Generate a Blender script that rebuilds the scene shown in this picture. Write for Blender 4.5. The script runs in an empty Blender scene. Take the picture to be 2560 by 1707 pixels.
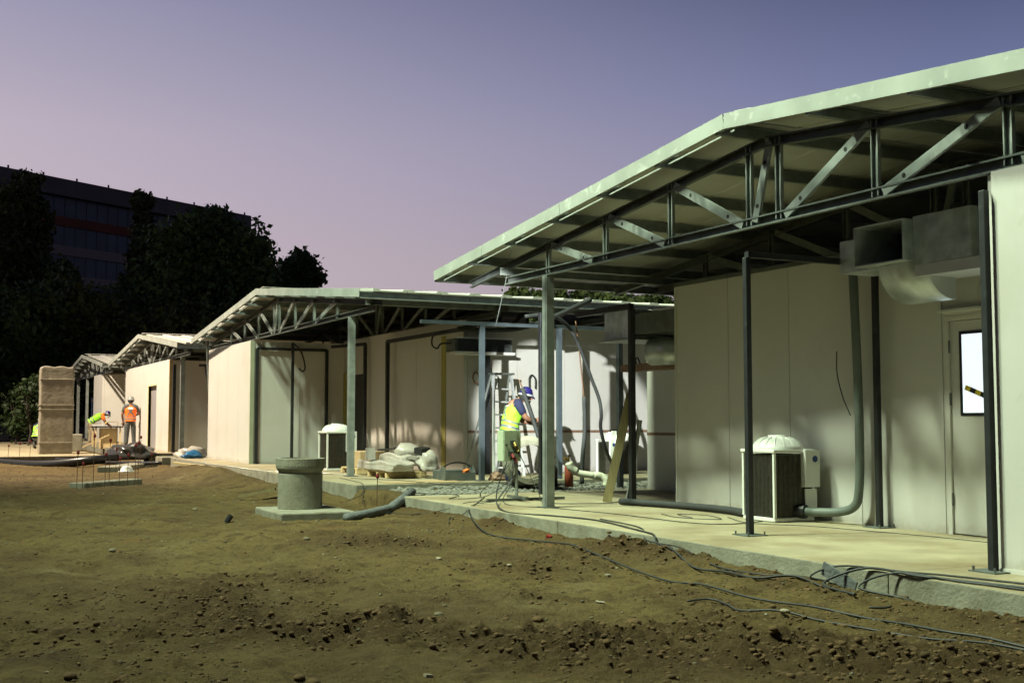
import bpy, bmesh, math, random
import numpy as np
from mathutils import Vector, Matrix, Euler
random.seed(11)
RNG = np.random.default_rng(5)
SC = bpy.context.scene
COL = SC.collection
R = math.radians

# ------------------------------------------------------------------ camera
cam_d = bpy.data.cameras.new('camera')
cam = bpy.data.objects.new('camera', cam_d); COL.objects.link(cam)
cam_d.sensor_width = 36.0
cam_d.lens = 2940.0 / 2560.0 * 36.0
cam_d.clip_end = 3000.0; cam_d.clip_start = 0.05
AZ = R(26.73); TILT = math.atan(196.5 / 2940.0)
CAM = Vector((0, 0, 1.25))
FH = Vector((-math.cos(AZ), math.sin(AZ), 0))
SIDE = Vector((math.sin(AZ), math.cos(AZ), 0))
look = FH * math.cos(TILT) + Vector((0, 0, 1)) * math.sin(TILT)
cam.location = CAM
cam.rotation_euler = look.to_track_quat('-Z', 'Y').to_euler()
SC.camera = cam

# ------------------------------------------------------------------ dusk sky
def lin(c):
    return tuple(((v / 255) / 12.92 if v / 255 <= .04045 else ((v / 255 + .055) / 1.055) ** 2.4) for v in c) + (1.0,)
world = bpy.data.worlds.new('World'); SC.world = world; world.use_nodes = True
nt = world.node_tree; nd = nt.nodes; lk = nt.links
for n in list(nd): nd.remove(n)
out = nd.new('ShaderNodeOutputWorld'); bg = nd.new('ShaderNodeBackground')
tc = nd.new('ShaderNodeTexCoord'); sep = nd.new('ShaderNodeSeparateXYZ')
lk.new(tc.outputs['Generated'], sep.inputs[0])
def ramp(stops):
    r = nd.new('ShaderNodeValToRGB'); e = r.color_ramp.elements
    r.color_ramp.interpolation = 'B_SPLINE' if False else 'LINEAR'
    while len(e) < len(stops): e.new(.5)
    for i, (p, c) in enumerate(stops): e[i].position = p; e[i].color = lin(c)
    lk.new(sep.outputs['Z'], r.inputs[0]); return r
rA = ramp([(0, (206, 180, 186)), (.13, (202, 184, 194)), (.23, (191, 179, 193)), (.28, (176, 168, 187)), (.337, (158, 155, 183)), (.45, (118, 118, 148)), (.6, (74, 78, 108)), (1, (34, 38, 64))])
rB = ramp([(0, (172, 158, 164)), (.13, (152, 147, 158)), (.20, (136, 136, 166)), (.27, (110, 118, 156)), (.337, (85, 93, 128)), (.45, (60, 66, 98)), (.6, (40, 45, 70)), (1, (24, 28, 46))])
sun_dir = (FH * math.cos(R(62)) - SIDE * math.sin(R(62)))
dot = nd.new('ShaderNodeVectorMath'); dot.operation = 'DOT_PRODUCT'; dot.inputs[1].default_value = sun_dir
lk.new(tc.outputs['Generated'], dot.inputs[0])
mr = nd.new('ShaderNodeMapRange'); mr.inputs['From Min'].default_value = .1; mr.inputs['From Max'].default_value = .80
lk.new(dot.outputs['Value'], mr.inputs['Value'])
mx = nd.new('ShaderNodeMix'); mx.data_type = 'RGBA'
pw = nd.new('ShaderNodeMath'); pw.operation = 'POWER'; pw.inputs[1].default_value = 1.35; lk.new(mr.outputs[0], pw.inputs[0])
lk.new(pw.outputs[0], mx.inputs['Factor']); lk.new(rB.outputs[0], mx.inputs['A']); lk.new(rA.outputs[0], mx.inputs['B'])
rC = ramp([(0, (88, 86, 100)), (.2, (74, 78, 98)), (.337, (58, 64, 88)), (1, (24, 28, 44))])
mr2 = nd.new('ShaderNodeMapRange'); mr2.inputs['From Min'].default_value = -.55; mr2.inputs['From Max'].default_value = .08
lk.new(dot.outputs['Value'], mr2.inputs['Value'])
mx2 = nd.new('ShaderNodeMix'); mx2.data_type = 'RGBA'; lk.new(mr2.outputs[0], mx2.inputs['Factor']); lk.new(rC.outputs[0], mx2.inputs['A']); lk.new(mx.outputs['Result'], mx2.inputs['B'])
lk.new(mx2.outputs['Result'], bg.inputs['Color']); bg.inputs['Strength'].default_value = 1.0
lk.new(bg.outputs[0], out.inputs[0])

# ------------------------------------------------------------------ site floodlights (masts out of frame), plus an added spot on the gap wall
def spot(name, loc, aim, watts, color, angle, blend, radius):
    d = bpy.data.lights.new(name, 'SPOT'); d.energy = watts; d.color = color
    d.spot_size = R(angle); d.spot_blend = blend; d.shadow_soft_size = radius
    o = bpy.data.objects.new(name, d); COL.objects.link(o); o.location = loc
    o.rotation_euler = (Vector(aim) - Vector(loc)).to_track_quat('-Z', 'Y').to_euler()
    return o
spot('floodlight_near', (-11.5, -2.3, 18.6), (-11.0, 16.0, 6.0), 30500, (.82, 1.0, .70), 128, .95, .75)
spot('floodlight_near', (-15.0, -3.3, 17.0), (-12.5, 16.0, 6.0), 24000, (.85, 1.0, .72), 128, .95, .75)
spot('floodlight_left', (-38.0, -5.0, 18.0), (-40.5, 8.0, 1.0), 62000, (1.0, .84, .62), 104, .5, .35)
spot('gap_wall_spot', (-7.0, 1.0, 3.85), (-20.3, 11.35, 1.2), 21000, (.95, 1.0, .93), 11.7, .28, .05)  # unseen spot added to brighten the gap wall; cone edge shapes the lit wedge
SC.view_settings.view_transform = 'Standard'; SC.view_settings.look = 'None'
SC.view_settings.exposure = 0.0; SC.view_settings.gamma = 1.0
SC.view_settings.use_curve_mapping = False
SC.cycles.max_bounces = 6; SC.cycles.diffuse_bounces = 4

# ------------------------------------------------------------------ materials
def mat(name, col, rough=.6, metal=0.0, var=.12, scale=3.0, bump=0.0, bscale=40.0, dirt=None, dscale=1.2, dcut=(.5, .75), spec=.4, stretch=None, emit=0.0, trans=0.0):
    m = bpy.data.materials.new(name); m.use_nodes = True
    t = m.node_tree; b = t.nodes['Principled BSDF']
    b.inputs['Roughness'].default_value = rough; b.inputs['Metallic'].default_value = metal
    b.inputs['Specular IOR Level'].default_value = spec
    tcn = t.nodes.new('ShaderNodeTexCoord'); src = tcn.outputs['Object']
    if stretch:
        mp = t.nodes.new('ShaderNodeMapping'); mp.inputs['Scale'].default_value = stretch
        t.links.new(src, mp.inputs[0]); src = mp.outputs[0]
    n = t.nodes.new('ShaderNodeTexNoise'); n.inputs['Scale'].default_value = scale; n.inputs['Detail'].default_value = 6
    t.links.new(src, n.inputs['Vector'])
    r = t.nodes.new('ShaderNodeValToRGB'); e = r.color_ramp.elements
    e[0].position = .3; e[1].position = .7
    e[0].color = tuple(max(0, c * (1 - var)) for c in col) + (1,); e[1].color = tuple(min(1, c * (1 + var)) for c in col) + (1,)
    t.links.new(n.outputs['Fac'], r.inputs[0]); c_out = r.outputs[0]
    if dirt:
        n2 = t.nodes.new('ShaderNodeTexNoise'); n2.inputs['Scale'].default_value = dscale; n2.inputs['Detail'].default_value = 8; n2.inputs['Roughness'].default_value = .65
        t.links.new(tcn.outputs['Object'], n2.inputs['Vector'])
        r2 = t.nodes.new('ShaderNodeMapRange'); r2.inputs['From Min'].default_value = dcut[0]; r2.inputs['From Max'].default_value = dcut[1]
        t.links.new(n2.outputs['Fac'], r2.inputs['Value'])
        x = t.nodes.new('ShaderNodeMix'); x.data_type = 'RGBA'
        t.links.new(r2.outputs[0], x.inputs['Factor']); t.links.new(c_out, x.inputs['A']); x.inputs['B'].default_value = tuple(dirt) + (1,)
        c_out = x.outputs['Result']
    t.links.new(c_out, b.inputs['Base Color'])
    if bump:
        n3 = t.nodes.new('ShaderNodeTexNoise'); n3.inputs['Scale'].default_value = bscale; n3.inputs['Detail'].default_value = 8
        t.links.new(src, n3.inputs['Vector'])
        bp = t.nodes.new('ShaderNodeBump'); bp.inputs['Strength'].default_value = bump; bp.inputs['Distance'].default_value = .02
        t.links.new(n3.outputs['Fac'], bp.inputs['Height']); t.links.new(bp.outputs[0], b.inputs['Normal'])
    if emit:
        t.links.new(c_out, b.inputs['Emission Color']); b.inputs['Emission Strength'].default_value = emit
    if trans: b.inputs['Transmission Weight'].default_value = trans
    return m
M = {}
M['panel'] = mat('white_sandwich_panel', (.53, .52, .49), .42, var=.03, scale=1.2, dirt=(.43, .40, .34), dscale=.7, dcut=(.52, .9), spec=.45)
M['panel_edge'] = mat('panel_edge_foam', (.33, .35, .25), .8, var=.1)
M['cream'] = mat('cream_frame', (.58, .53, .32), .7)
M['yellow'] = mat('yellow_foam', (.34, .31, .09), .85, var=.12, bump=.3)
M['trim'] = mat('panel_trim', (.55, .54, .50), .4, var=.04)
M['galv'] = mat('galvanised_steel', (.24, .265, .25), .45, .35, var=.22, scale=7, dirt=(.36, .39, .37), dscale=4, dcut=(.58, .74), spec=.5)
M['galv_dark'] = mat('weathered_galvanised_steel', (.12, .135, .125), .5, .4, var=.25, scale=6)
M['fascia'] = mat('galvanised_fascia', (.33, .355, .325), .5, .15, var=.14, scale=2.5, dirt=(.50, .52, .48), dscale=7, dcut=(.58, .70))
M['sheet'] = mat('white_roof_sheet', (.46, .46, .42), .45, var=.05, scale=2, dirt=(.34, .33, .28), dscale=1.1, dcut=(.5, .8))
M['dark_steel'] = mat('dark_painted_steel', (.020, .022, .024), .5, .1, var=.25, scale=9, dirt=(.07, .07, .065), dscale=6, dcut=(.58, .75))
M['blue_steel'] = mat('blue_grey_painted_steel', (.06, .075, .09), .5, .2, var=.15, scale=6)
M['concrete'] = mat('slab_concrete', (.29, .255, .165), .85, var=.16, scale=2.2, bump=.25, bscale=60, dirt=(.17, .125, .065), dscale=1.0, dcut=(.44, .72))
M['concrete_side'] = mat('grey_concrete', (.22, .215, .165), .88, var=.2, scale=5, bump=.35, bscale=45, dirt=(.12, .11, .07), dscale=3, dcut=(.5, .75))
M['black_plastic'] = mat('black_plastic', (.018, .019, .02), .35, var=.2, scale=12)
M['cable'] = mat('black_cable', (.022, .024, .024), .55, var=.2)
M['insul'] = mat('black_foam_insulation', (.025, .027, .028), .75, var=.2, bump=.2)
M['copper'] = mat('copper', (.13, .065, .035), .5, .3, var=.15)
M['coil'] = mat('condenser_coil', (.060, .055, .042), .6, .3, var=.3, scale=30)
M['white_metal'] = mat('white_enamel', (.60, .61, .58), .35, var=.03, dirt=(.55, .55, .48), dscale=5, dcut=(.6, .8))
M['logo_blue'] = mat('blue_badge', (.02, .04, .16), .4)
M['pvc_green'] = mat('pale_green_pipe_insulation', (.12, .145, .13), .55, var=.1, scale=5)
M['pvc_white'] = mat('white_pvc', (.60, .62, .50), .4, var=.06, dirt=(.35, .33, .22), dscale=5)
M['wood'] = mat('raw_plank', (.17, .145, .065), .75, var=.25, scale=5, stretch=(14, 14, 1), bump=.15)
M['wood_pale'] = mat('pale_pine', (.50, .38, .20), .7, var=.2, scale=5, stretch=(9, 9, 1))
M['cardboard'] = mat('cardboard', (.36, .26, .14), .85, var=.12)
M['plastic_wrap'] = mat('dusty_plastic_wrap', (.27, .245, .19), .38, var=.16, scale=6, bump=.5, bscale=9, spec=.6, dirt=(.19, .165, .12), dscale=3)
M['wrap_white'] = mat('white_plastic_wrap', (.38, .35, .315), .3, var=.12, scale=6, bump=.4, bscale=12, spec=.6)
M['bag_black'] = mat('black_plastic_sheet', (.035, .034, .032), .28, var=.3, scale=5, bump=.6, bscale=14, spec=.6)
M['red_gas'] = mat('red_brown_gas_cylinder', (.23, .055, .03), .4, var=.12)
M['dark_gas'] = mat('black_gas_cylinder', (.03, .03, .032), .4, var=.2)
M['brass'] = mat('brass', (.5, .36, .12), .35, .9)
M['blue_bottle'] = mat('blue_plastic', (.02, .10, .22), .3, var=.1)
M['red_cap'] = mat('red_rebar_cap', (.16, .012, .014), .6)
M['rust'] = mat('rusty_rebar', (.09, .045, .025), .85, var=.3, scale=20)
M['brown_pipe'] = mat('brown_painted_pipe', (.20, .12, .08), .6, var=.2, scale=8)
M['ebox'] = mat('pale_green_cabinet', (.40, .48, .34), .5, var=.05)
M['geotextile'] = mat('grey_geotextile', (.11, .12, .12), .9, var=.2, scale=9, bump=.5, bscale=40)
M['skin'] = mat('skin', (.21, .10, .06), .55, var=.05)
M['vest_yellow'] = mat('fluorescent_yellow', (.26, .66, .03), .7, var=.05)
M['vest_orange'] = mat('fluorescent_orange', (.95, .17, .015), .7, var=.05)
M['reflective'] = mat('reflective_tape', (.34, .36, .36), .4, var=.05)
M['tape_dark'] = mat('grey_reflective_tape', (.13, .14, .14), .4, var=.05)
M['white_cloth'] = mat('white_patch', (.75, .75, .72), .7)
M['navy'] = mat('navy_cloth', (.012, .014, .05), .85, var=.15)
M['blue_helmet'] = mat('blue_helmet', (.016, .012, .10), .3)
M['grey_helmet'] = mat('grey_helmet', (.20, .21, .21), .3)
M['grey_cloth'] = mat('grey_trousers', (.075, .08, .08), .85, var=.2)
M['khaki'] = mat('khaki_trousers', (.26, .22, .15), .85, var=.15)
M['boot'] = mat('black_boot', (.02, .018, .016), .6)
M['hair'] = mat('dark_hair', (.012, .010, .009), .7)
M['alu'] = mat('aluminium', (.58, .60, .60), .38, .4, var=.1)
M['alu_sheet'] = mat('galvanised_duct_sheet', (.50, .55, .57), .34, .45, var=.30, scale=6, bump=.06, bscale=8)
M['dark_gap'] = mat('dark_interior', (.012, .012, .012), .9)
M['door_lilac'] = mat('lilac_grey_door_leaf', (.23, .22, .23), .6, var=.06)
M['door_grey'] = mat('grey_door_leaf', (.045, .044, .045), .6, var=.06)
M['pane'] = mat('lit_window', (.80, .89, .97), .3, var=.01, emit=1.0)
M['tape_yellow'] = mat('barrier_tape_yellow', (.75, .62, .05), .5)
M['leaf'] = mat('leaf_dark', (.075, .12, .04), .6, var=.5, scale=.35, spec=.2)
M['leaf2'] = mat('leaf_olive', (.085, .10, .036), .6, var=.5, scale=.3, spec=.2)
M['leaf3'] = mat('leaf_bright', (.012, .024, .005), .55, var=.5, scale=.6, spec=.25)
M['bark'] = mat('bark', (.04, .032, .025), .9, var=.3, bump=.4)
M['far_wall'] = mat('far_grey_concrete', (.15, .13, .125), .9, var=.15, scale=.3)
M['far_beige'] = mat('far_beige_band', (.28, .23, .21), .9, var=.1, scale=.3)
M['far_red'] = mat('far_red_band', (.19, .06, .036), .9, var=.15, scale=.3)
M['far_mullion'] = mat('far_window_mullion', (.115, .125, .145), .6)
M['far_glass'] = mat('far_dark_glass', (.09, .105, .135), .3, var=.2, scale=.5)
M['stone'] = mat('grey_stone', (.12, .105, .065), .9, var=.3, scale=4)
M['stone_pale'] = mat('pale_stone', (.24, .21, .15), .85, var=.3, scale=6)
M['clod'] = mat('soil_clod', (.088, .052, .019), .95, var=.35, scale=7)
M['crumb'] = mat('tan_soil_crumb', (.125, .092, .038), .95, var=.35, scale=5)
M['gravel'] = mat('crushed_stone', (.155, .155, .13), .9, var=.4, scale=9)
M['fan_grille'] = mat('fan_coil_grille', (.05, .055, .055), .5, var=.3, scale=20)
M['orange'] = mat('orange_plastic', (.75, .20, .05), .5)
M['blue_scaffold'] = mat('blue_scaffold_paint', (.02, .035, .09), .5)
M['red_flake'] = mat('red_plastic', (.20, .015, .015), .5)

def muddy(m, h=.35):
    t = m.node_tree; b = t.nodes['Principled BSDF']; l0 = b.inputs['Base Color'].links[0].from_socket
    tcn = t.nodes.new('ShaderNodeTexCoord'); sp = t.nodes.new('ShaderNodeSeparateXYZ'); t.links.new(tcn.outputs['Object'], sp.inputs[0])
    n = t.nodes.new('ShaderNodeTexNoise'); n.inputs['Scale'].default_value = 6; n.inputs['Detail'].default_value = 9; n.inputs['Roughness'].default_value = .7
    t.links.new(tcn.outputs['Object'], n.inputs['Vector'])
    a = t.nodes.new('ShaderNodeMath'); a.operation = 'MULTIPLY_ADD'; a.inputs[1].default_value = -1.0 / h; a.inputs[2].default_value = .10; t.links.new(sp.outputs['Z'], a.inputs[0])
    c = t.nodes.new('ShaderNodeMath'); c.operation = 'ADD'; t.links.new(a.outputs[0], c.inputs[0]); t.links.new(n.outputs['Fac'], c.inputs[1])
    r = t.nodes.new('ShaderNodeMapRange'); r.inputs['From Min'].default_value = .32; r.inputs['From Max'].default_value = .75; r.inputs['To Max'].default_value = .6; t.links.new(c.outputs[0], r.inputs['Value'])
    n2 = t.nodes.new('ShaderNodeTexNoise'); n2.inputs['Scale'].default_value = 2.3; n2.inputs['Detail'].default_value = 10; n2.inputs['Roughness'].default_value = .75; n2.inputs['Distortion'].default_value = 1.2
    t.links.new(tcn.outputs['Object'], n2.inputs['Vector'])
    r2 = t.nodes.new('ShaderNodeMapRange'); r2.inputs['From Min'].default_value = .60; r2.inputs['From Max'].default_value = .72; r2.inputs['To Max'].default_value = .22; t.links.new(n2.outputs['Fac'], r2.inputs['Value'])
    mxx = t.nodes.new('ShaderNodeMath'); mxx.operation = 'MAXIMUM'; t.links.new(r.outputs[0], mxx.inputs[0]); t.links.new(r2.outputs[0], mxx.inputs[1])
    x = t.nodes.new('ShaderNodeMix'); x.data_type = 'RGBA'; t.links.new(mxx.outputs[0], x.inputs['Factor']); t.links.new(l0, x.inputs['A']); x.inputs['B'].default_value = (.26, .21, .13, 1)
    t.links.new(x.outputs['Result'], b.inputs['Base Color'])
muddy(M['panel'])
def soil_material():
    m = bpy.data.materials.new('site_soil'); m.use_nodes = True
    t = m.node_tree; b = t.nodes['Principled BSDF']; b.inputs['Roughness'].default_value = .92; b.inputs['Specular IOR Level'].default_value = .2
    tcn = t.nodes.new('ShaderNodeTexCoord')
    def noise(scale, detail=8, rough=.6, dist=0.0):
        n = t.nodes.new('ShaderNodeTexNoise'); n.inputs['Scale'].default_value = scale; n.inputs['Detail'].default_value = detail
        n.inputs['Roughness'].default_value = rough; n.inputs['Distortion'].default_value = dist
        t.links.new(tcn.outputs['Object'], n.inputs['Vector']); return n.outputs['Fac']
    def rng(src, a, b_):
        r = t.nodes.new('ShaderNodeMapRange'); r.inputs['From Min'].default_value = a; r.inputs['From Max'].default_value = b_
        t.links.new(src, r.inputs['Value']); return r.outputs[0]
    def mixc(f, a, b_):
        x = t.nodes.new('ShaderNodeMix'); x.data_type = 'RGBA'; t.links.new(f, x.inputs['Factor'])
        for sock, v in (('A', a), ('B', b_)):
            if isinstance(v, tuple): x.inputs[sock].default_value = v + (1,)
            else: t.links.new(v, x.inputs[sock])
        return x.outputs['Result']
    c = mixc(rng(noise(.35, 6), .38, .62), (.078, .052, .018), (.145, .104, .036))
    c = mixc(rng(noise(.9, 7, .62, .4), .52, .68), c, (.052, .028, .011))
    c = mixc(rng(noise(.55, 6, .6, .8), .58, .72), c, (.180, .142, .066))
    c = mixc(rng(noise(.8, 4), .64, .76), c, (.15, .065, .022))
    c = mixc(rng(noise(13, 9, .8), .42, .66), c, (.098, .070, .027))
    c = mixc(rng(noise(4.5, 9, .72, .6), .50, .64), c, (.055, .034, .012))
    c = mixc(rng(noise(7.5, 9, .75), .58, .70), c, (.165, .125, .055))
    c = mixc(rng(noise(46, 6, .7), .60, .68), c, (.20, .165, .09))
    c = mixc(rng(noise(30, 7, .75), .58, .68), c, (.032, .021, .009))
    at = t.nodes.new('ShaderNodeAttribute'); at.attribute_name = 'clods'
    c = mixc(at.outputs['Fac'], c, (.050, .029, .011))
    t.links.new(c, b.inputs['Base Color'])
    n1 = noise(26, 10, .68); n2 = noise(120, 6, .6)
    ad = t.nodes.new('ShaderNodeMath'); ad.operation = 'MULTIPLY_ADD'; t.links.new(n2, ad.inputs[0]); ad.inputs[1].default_value = .35; t.links.new(n1, ad.inputs[2])
    bp = t.nodes.new('ShaderNodeBump'); bp.inputs['Strength'].default_value = .85; bp.inputs['Distance'].default_value = .05
    t.links.new(ad.outputs[0], bp.inputs['Height']); t.links.new(bp.outputs[0], b.inputs['Normal'])
    return m
M['soil'] = soil_material()

# ------------------------------------------------------------------ builders
class MB:
    def __init__(s): s.v = []; s.f = []; s.mi = []
    def add(s, vs, fs, mi=0):
        o = len(s.v); s.v += [tuple(v) for v in vs]; s.f += [tuple(i + o for i in f) for f in fs]; s.mi += [mi] * len(fs); return s
    def box(s, c, size, rot=None, mi=0):
        x, y, z = (d / 2 for d in size); vs = [Vector((a * x, b * y, d * z)) for a in (-1, 1) for b in (-1, 1) for d in (-1, 1)]
        if rot is not None:
            m = Euler(rot).to_matrix(); vs = [m @ v for v in vs]
        c = Vector(c)
        return s.add([v + c for v in vs], [(0, 1, 3, 2), (4, 6, 7, 5), (0, 4, 5, 1), (2, 3, 7, 6), (0, 2, 6, 4), (1, 5, 7, 3)], mi)
    def b2(s, lo, hi, mi=0):
        return s.box([(a + b) / 2 for a, b in zip(lo, hi)], [abs(b - a) for a, b in zip(lo, hi)], None, mi)
    def prism(s, prof, p0, p1, up=(0, 0, 1), mi=0):
        p0 = Vector(p0); p1 = Vector(p1); d = (p1 - p0).normalized(); u = Vector(up); a = d.cross(u)
        if a.length < 1e-4: u = Vector((0, 1, 0)); a = d.cross(u)
        a.normalize(); u = a.cross(d); n = len(prof)
        vs = [p0 + a * x + u * y for x, y in prof] + [p1 + a * x + u * y for x, y in prof]
        fs = [(i, (i + 1) % n, n + (i + 1) % n, n + i) for i in range(n)] + [tuple(range(n))[::-1], tuple(range(n, 2 * n))]
        return s.add(vs, fs, mi)
    def beam(s, p0, p1, w, h, up=(0, 0, 1), mi=0):
        return s.prism([(-w / 2, -h / 2), (w / 2, -h / 2), (w / 2, h / 2), (-w / 2, h / 2)], p0, p1, up, mi)
    def chan(s, p0, p1, w, h, t=.012, side=1, lip=.018, up=(0, 0, 1), mi=0):
        k = side
        pr = [(-w / 2 * k, -h / 2), (w / 2 * k, -h / 2), (w / 2 * k, -h / 2 + lip), ((w / 2 - t) * k, -h / 2 + lip), ((w / 2 - t) * k, -h / 2 + t), ((-w / 2 + t) * k, -h / 2 + t),
              ((-w / 2 + t) * k, h / 2 - t), ((w / 2 - t) * k, h / 2 - t), ((w / 2 - t) * k, h / 2 - lip), (w / 2 * k, h / 2 - lip), (w / 2 * k, h / 2), (-w / 2 * k, h / 2)]
        if k < 0: pr = pr[::-1]
        return s.prism(pr, p0, p1, up, mi)
    def tube(s, pts, r, n=7, mi=0, cap=True):
        pts = [Vector(p) for p in pts]; rings = []
        rs = r if isinstance(r, (list, tuple)) else [r] * len(pts)
        for i, p in enumerate(pts):
            d = (pts[min(i + 1, len(pts) - 1)] - pts[max(i - 1, 0)])
            d = d.normalized() if d.length > 1e-9 else Vector((0, 0, 1))
            if i == 0:
                a = d.cross(Vector((0, 0, 1)))
                if a.length < .02: a = d.cross(Vector((1, 0, 0)))
                a.normalize()
            else:
                a = a - d * a.dot(d); a = a.normalized() if a.length > 1e-6 else d.orthogonal().normalized()
            b = d.cross(a)
            rings.append([p + (a * math.cos(2 * math.pi * k / n) + b * math.sin(2 * math.pi * k / n)) * rs[i] for k in range(n)])
        vs = [v for rg in rings for v in rg]; fs = []
        for i in range(len(rings) - 1):
            for k in range(n): fs.append((i * n + k, i * n + (k + 1) % n, (i + 1) * n + (k + 1) % n, (i + 1) * n + k))
        if cap: fs += [tuple(range(n))[::-1], tuple(range(len(vs) - n, len(vs)))]
        return s.add(vs, fs, mi)
    def lathe(s, prof, c=(0, 0, 0), n=24, axis=None, mi=0, closed=False):
        m = Matrix.Identity(3) if axis is None else Vector(axis).to_track_quat('Z', 'Y').to_matrix()
        c = Vector(c); vs = []; k = len(prof)
        for i in range(n):
            a = 2 * math.pi * i / n
            for r, z in prof: vs.append(c + m @ Vector((r * math.cos(a), r * math.sin(a), z)))
        fs = []
        for i in range(n):
            j = (i + 1) % n
            for q in range(k if closed else k - 1):
                q2 = (q + 1) % k; fs.append((i * k + q, j * k + q, j * k + q2, i * k + q2))
        return s.add(vs, fs, mi)
    def mesh(s, name, off=(0, 0, 0), smooth=False):
        me = bpy.data.meshes.new(name); o = Vector(off)
        me.from_pydata([Vector(v) - o for v in s.v], [], s.f)
        me.polygons.foreach_set('material_index', s.mi)
        bm = bmesh.new(); bm.from_mesh(me); bmesh.ops.recalc_face_normals(bm, faces=bm.faces); bm.to_mesh(me); bm.free()
        if smooth:
            me.polygons.foreach_set('use_smooth', [True] * len(me.polygons))
        me.update(); return me
    def build(s, name, mats, parent=None, smooth=False, label=None, bevel=0.0):
        off = OFF.get(parent, Vector()) if parent else Vector()
        me = s.mesh(name, off, smooth)
        for q in (mats if isinstance(mats, (list, tuple)) else [mats]): me.materials.append(M[q])
        o = bpy.data.objects.new(name, me); COL.objects.link(o)
        if parent is not None: o.parent = parent
        OFF[o] = off
        if label: o['label'] = label
        if bevel:
            bv = o.modifiers.new('edge', 'BEVEL'); bv.width = bevel; bv.segments = 2; bv.limit_method = 'ANGLE'
        if smooth == 'auto':
            pass
        return o
OFF = {}
def thing(name, label, cat, loc=(0, 0, 0), group=None):
    o = bpy.data.objects.new(name, None); COL.objects.link(o); o.location = loc; o.empty_display_size = .1
    o['label'] = label; o['category'] = cat
    if group: o['group'] = group
    OFF[o] = Vector(loc); return o
def single(o, label, cat, group=None):
    """centre a one-mesh thing on its own base and tag it"""
    me = o.data; co = np.empty(len(me.vertices) * 3); me.vertices.foreach_get('co', co); co = co.reshape(-1, 3)
    c = np.array([(co[:, 0].min() + co[:, 0].max()) / 2, (co[:, 1].min() + co[:, 1].max()) / 2, co[:, 2].min()])
    me.vertices.foreach_set('co', (co - c).ravel()); o.location = Vector(c) + o.location; me.update()
    o['label'] = label; o['category'] = cat
    if group: o['group'] = group
    return o
def struct(o, kind='structure', label=None):
    o['kind'] = kind
    if label: o['label'] = label
    return o
def inst(name, me, parent, loc, rot=(0, 0, 0), scale=None):
    o = bpy.data.objects.new(name, me); COL.objects.link(o); o.parent = parent
    o.location = Vector(loc) - OFF[parent]; o.rotation_euler = rot
    if scale: o.scale = scale
    OFF[o] = Vector(loc); return o
def copy_tree(o, parent=None):
    c = o.copy(); COL.objects.link(c); c.parent = parent
    for ch in list(o.children): copy_tree(ch, c)
    return c
def smooth_pts(pts, k=6):
    pts = [Vector(p) for p in pts]; out_ = []
    P = [pts[0] * 2 - pts[1]] + pts + [pts[-1] * 2 - pts[-2]]
    for i in range(1, len(P) - 2):
        p0, p1, p2, p3 = P[i - 1:i + 3]
        for j in range(k):
            t = j / k
            out_.append(.5 * ((2 * p1) + (p2 - p0) * t + (2 * p0 - 5 * p1 + 4 * p2 - p3) * t * t + (3 * p1 - p0 - 3 * p2 + p3) * t ** 3))
    return out_ + [pts[-1]]

# ------------------------------------------------------------------ ground
def vnoise(x, y, seed=0):
    x = np.asarray(x, float); y = np.asarray(y, float)
    xi = np.floor(x).astype(np.int64); yi = np.floor(y).astype(np.int64); fx = x - xi; fy = y - yi
    fx = fx * fx * (3 - 2 * fx); fy = fy * fy * (3 - 2 * fy)
    def h(a, b):
        n = (a * 374761393 + b * 668265263 + seed * 974711) & 0x7fffffff
        n = ((n ^ (n >> 13)) * 1274126177) & 0x7fffffff
        n = (n ^ (n >> 16)) & 0xffff
        return n / 65535.0
    return (h(xi, yi) * (1 - fx) + h(xi + 1, yi) * fx) * (1 - fy) + (h(xi, yi + 1) * (1 - fx) + h(xi + 1, yi + 1) * fx) * fy
def fbm(x, y, f, o=4, seed=0, gain=.5):
    v = 0; a = 1; tot = 0
    for i in range(o):
        v = v + a * vnoise(x * f + 17.3 * i, y * f - 9.1 * i, seed + i); tot += a; a *= gain; f *= 2.03
    return v / tot
def g(x, c, w): return np.exp(-((x - c) / w) ** 2)
def clod_mask(x, y):
    x = np.asarray(x, float); y = np.asarray(y, float)
    band = g(y - (4.35 + .10 * (x + 8)), 0, .65) * (x > -13) * (x < -3)          # broken soil running along the slab
    pile = g(x, -7.6, 1.0) * g(y, 2.0, .35) + g(x, -6.0, 1.1) * g(y, 3.1, .9) + g(x, -9.3, .9) * g(y, 2.9, .25) + g(x, -5.7, .7) * g(y, 1.1, .5)
    edge = g(y, 5.95, .22) * (x > -16) * (x < 3) * .7
    m = fbm(x, y, .9, 4, 31)
    m2 = np.clip((fbm(x, y, .55, 5, 33) - .47) * 3.8, 0, .75) * (x > -15) * np.clip((y + .2) / 1.6, .12, 1) * np.clip((x + 12.5) / 3 + .35, .3, 1)
    return np.clip((band + pile + edge + m2) * np.clip((m - .30) * 3.2, 0, 1.2), 0, 1)
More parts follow.
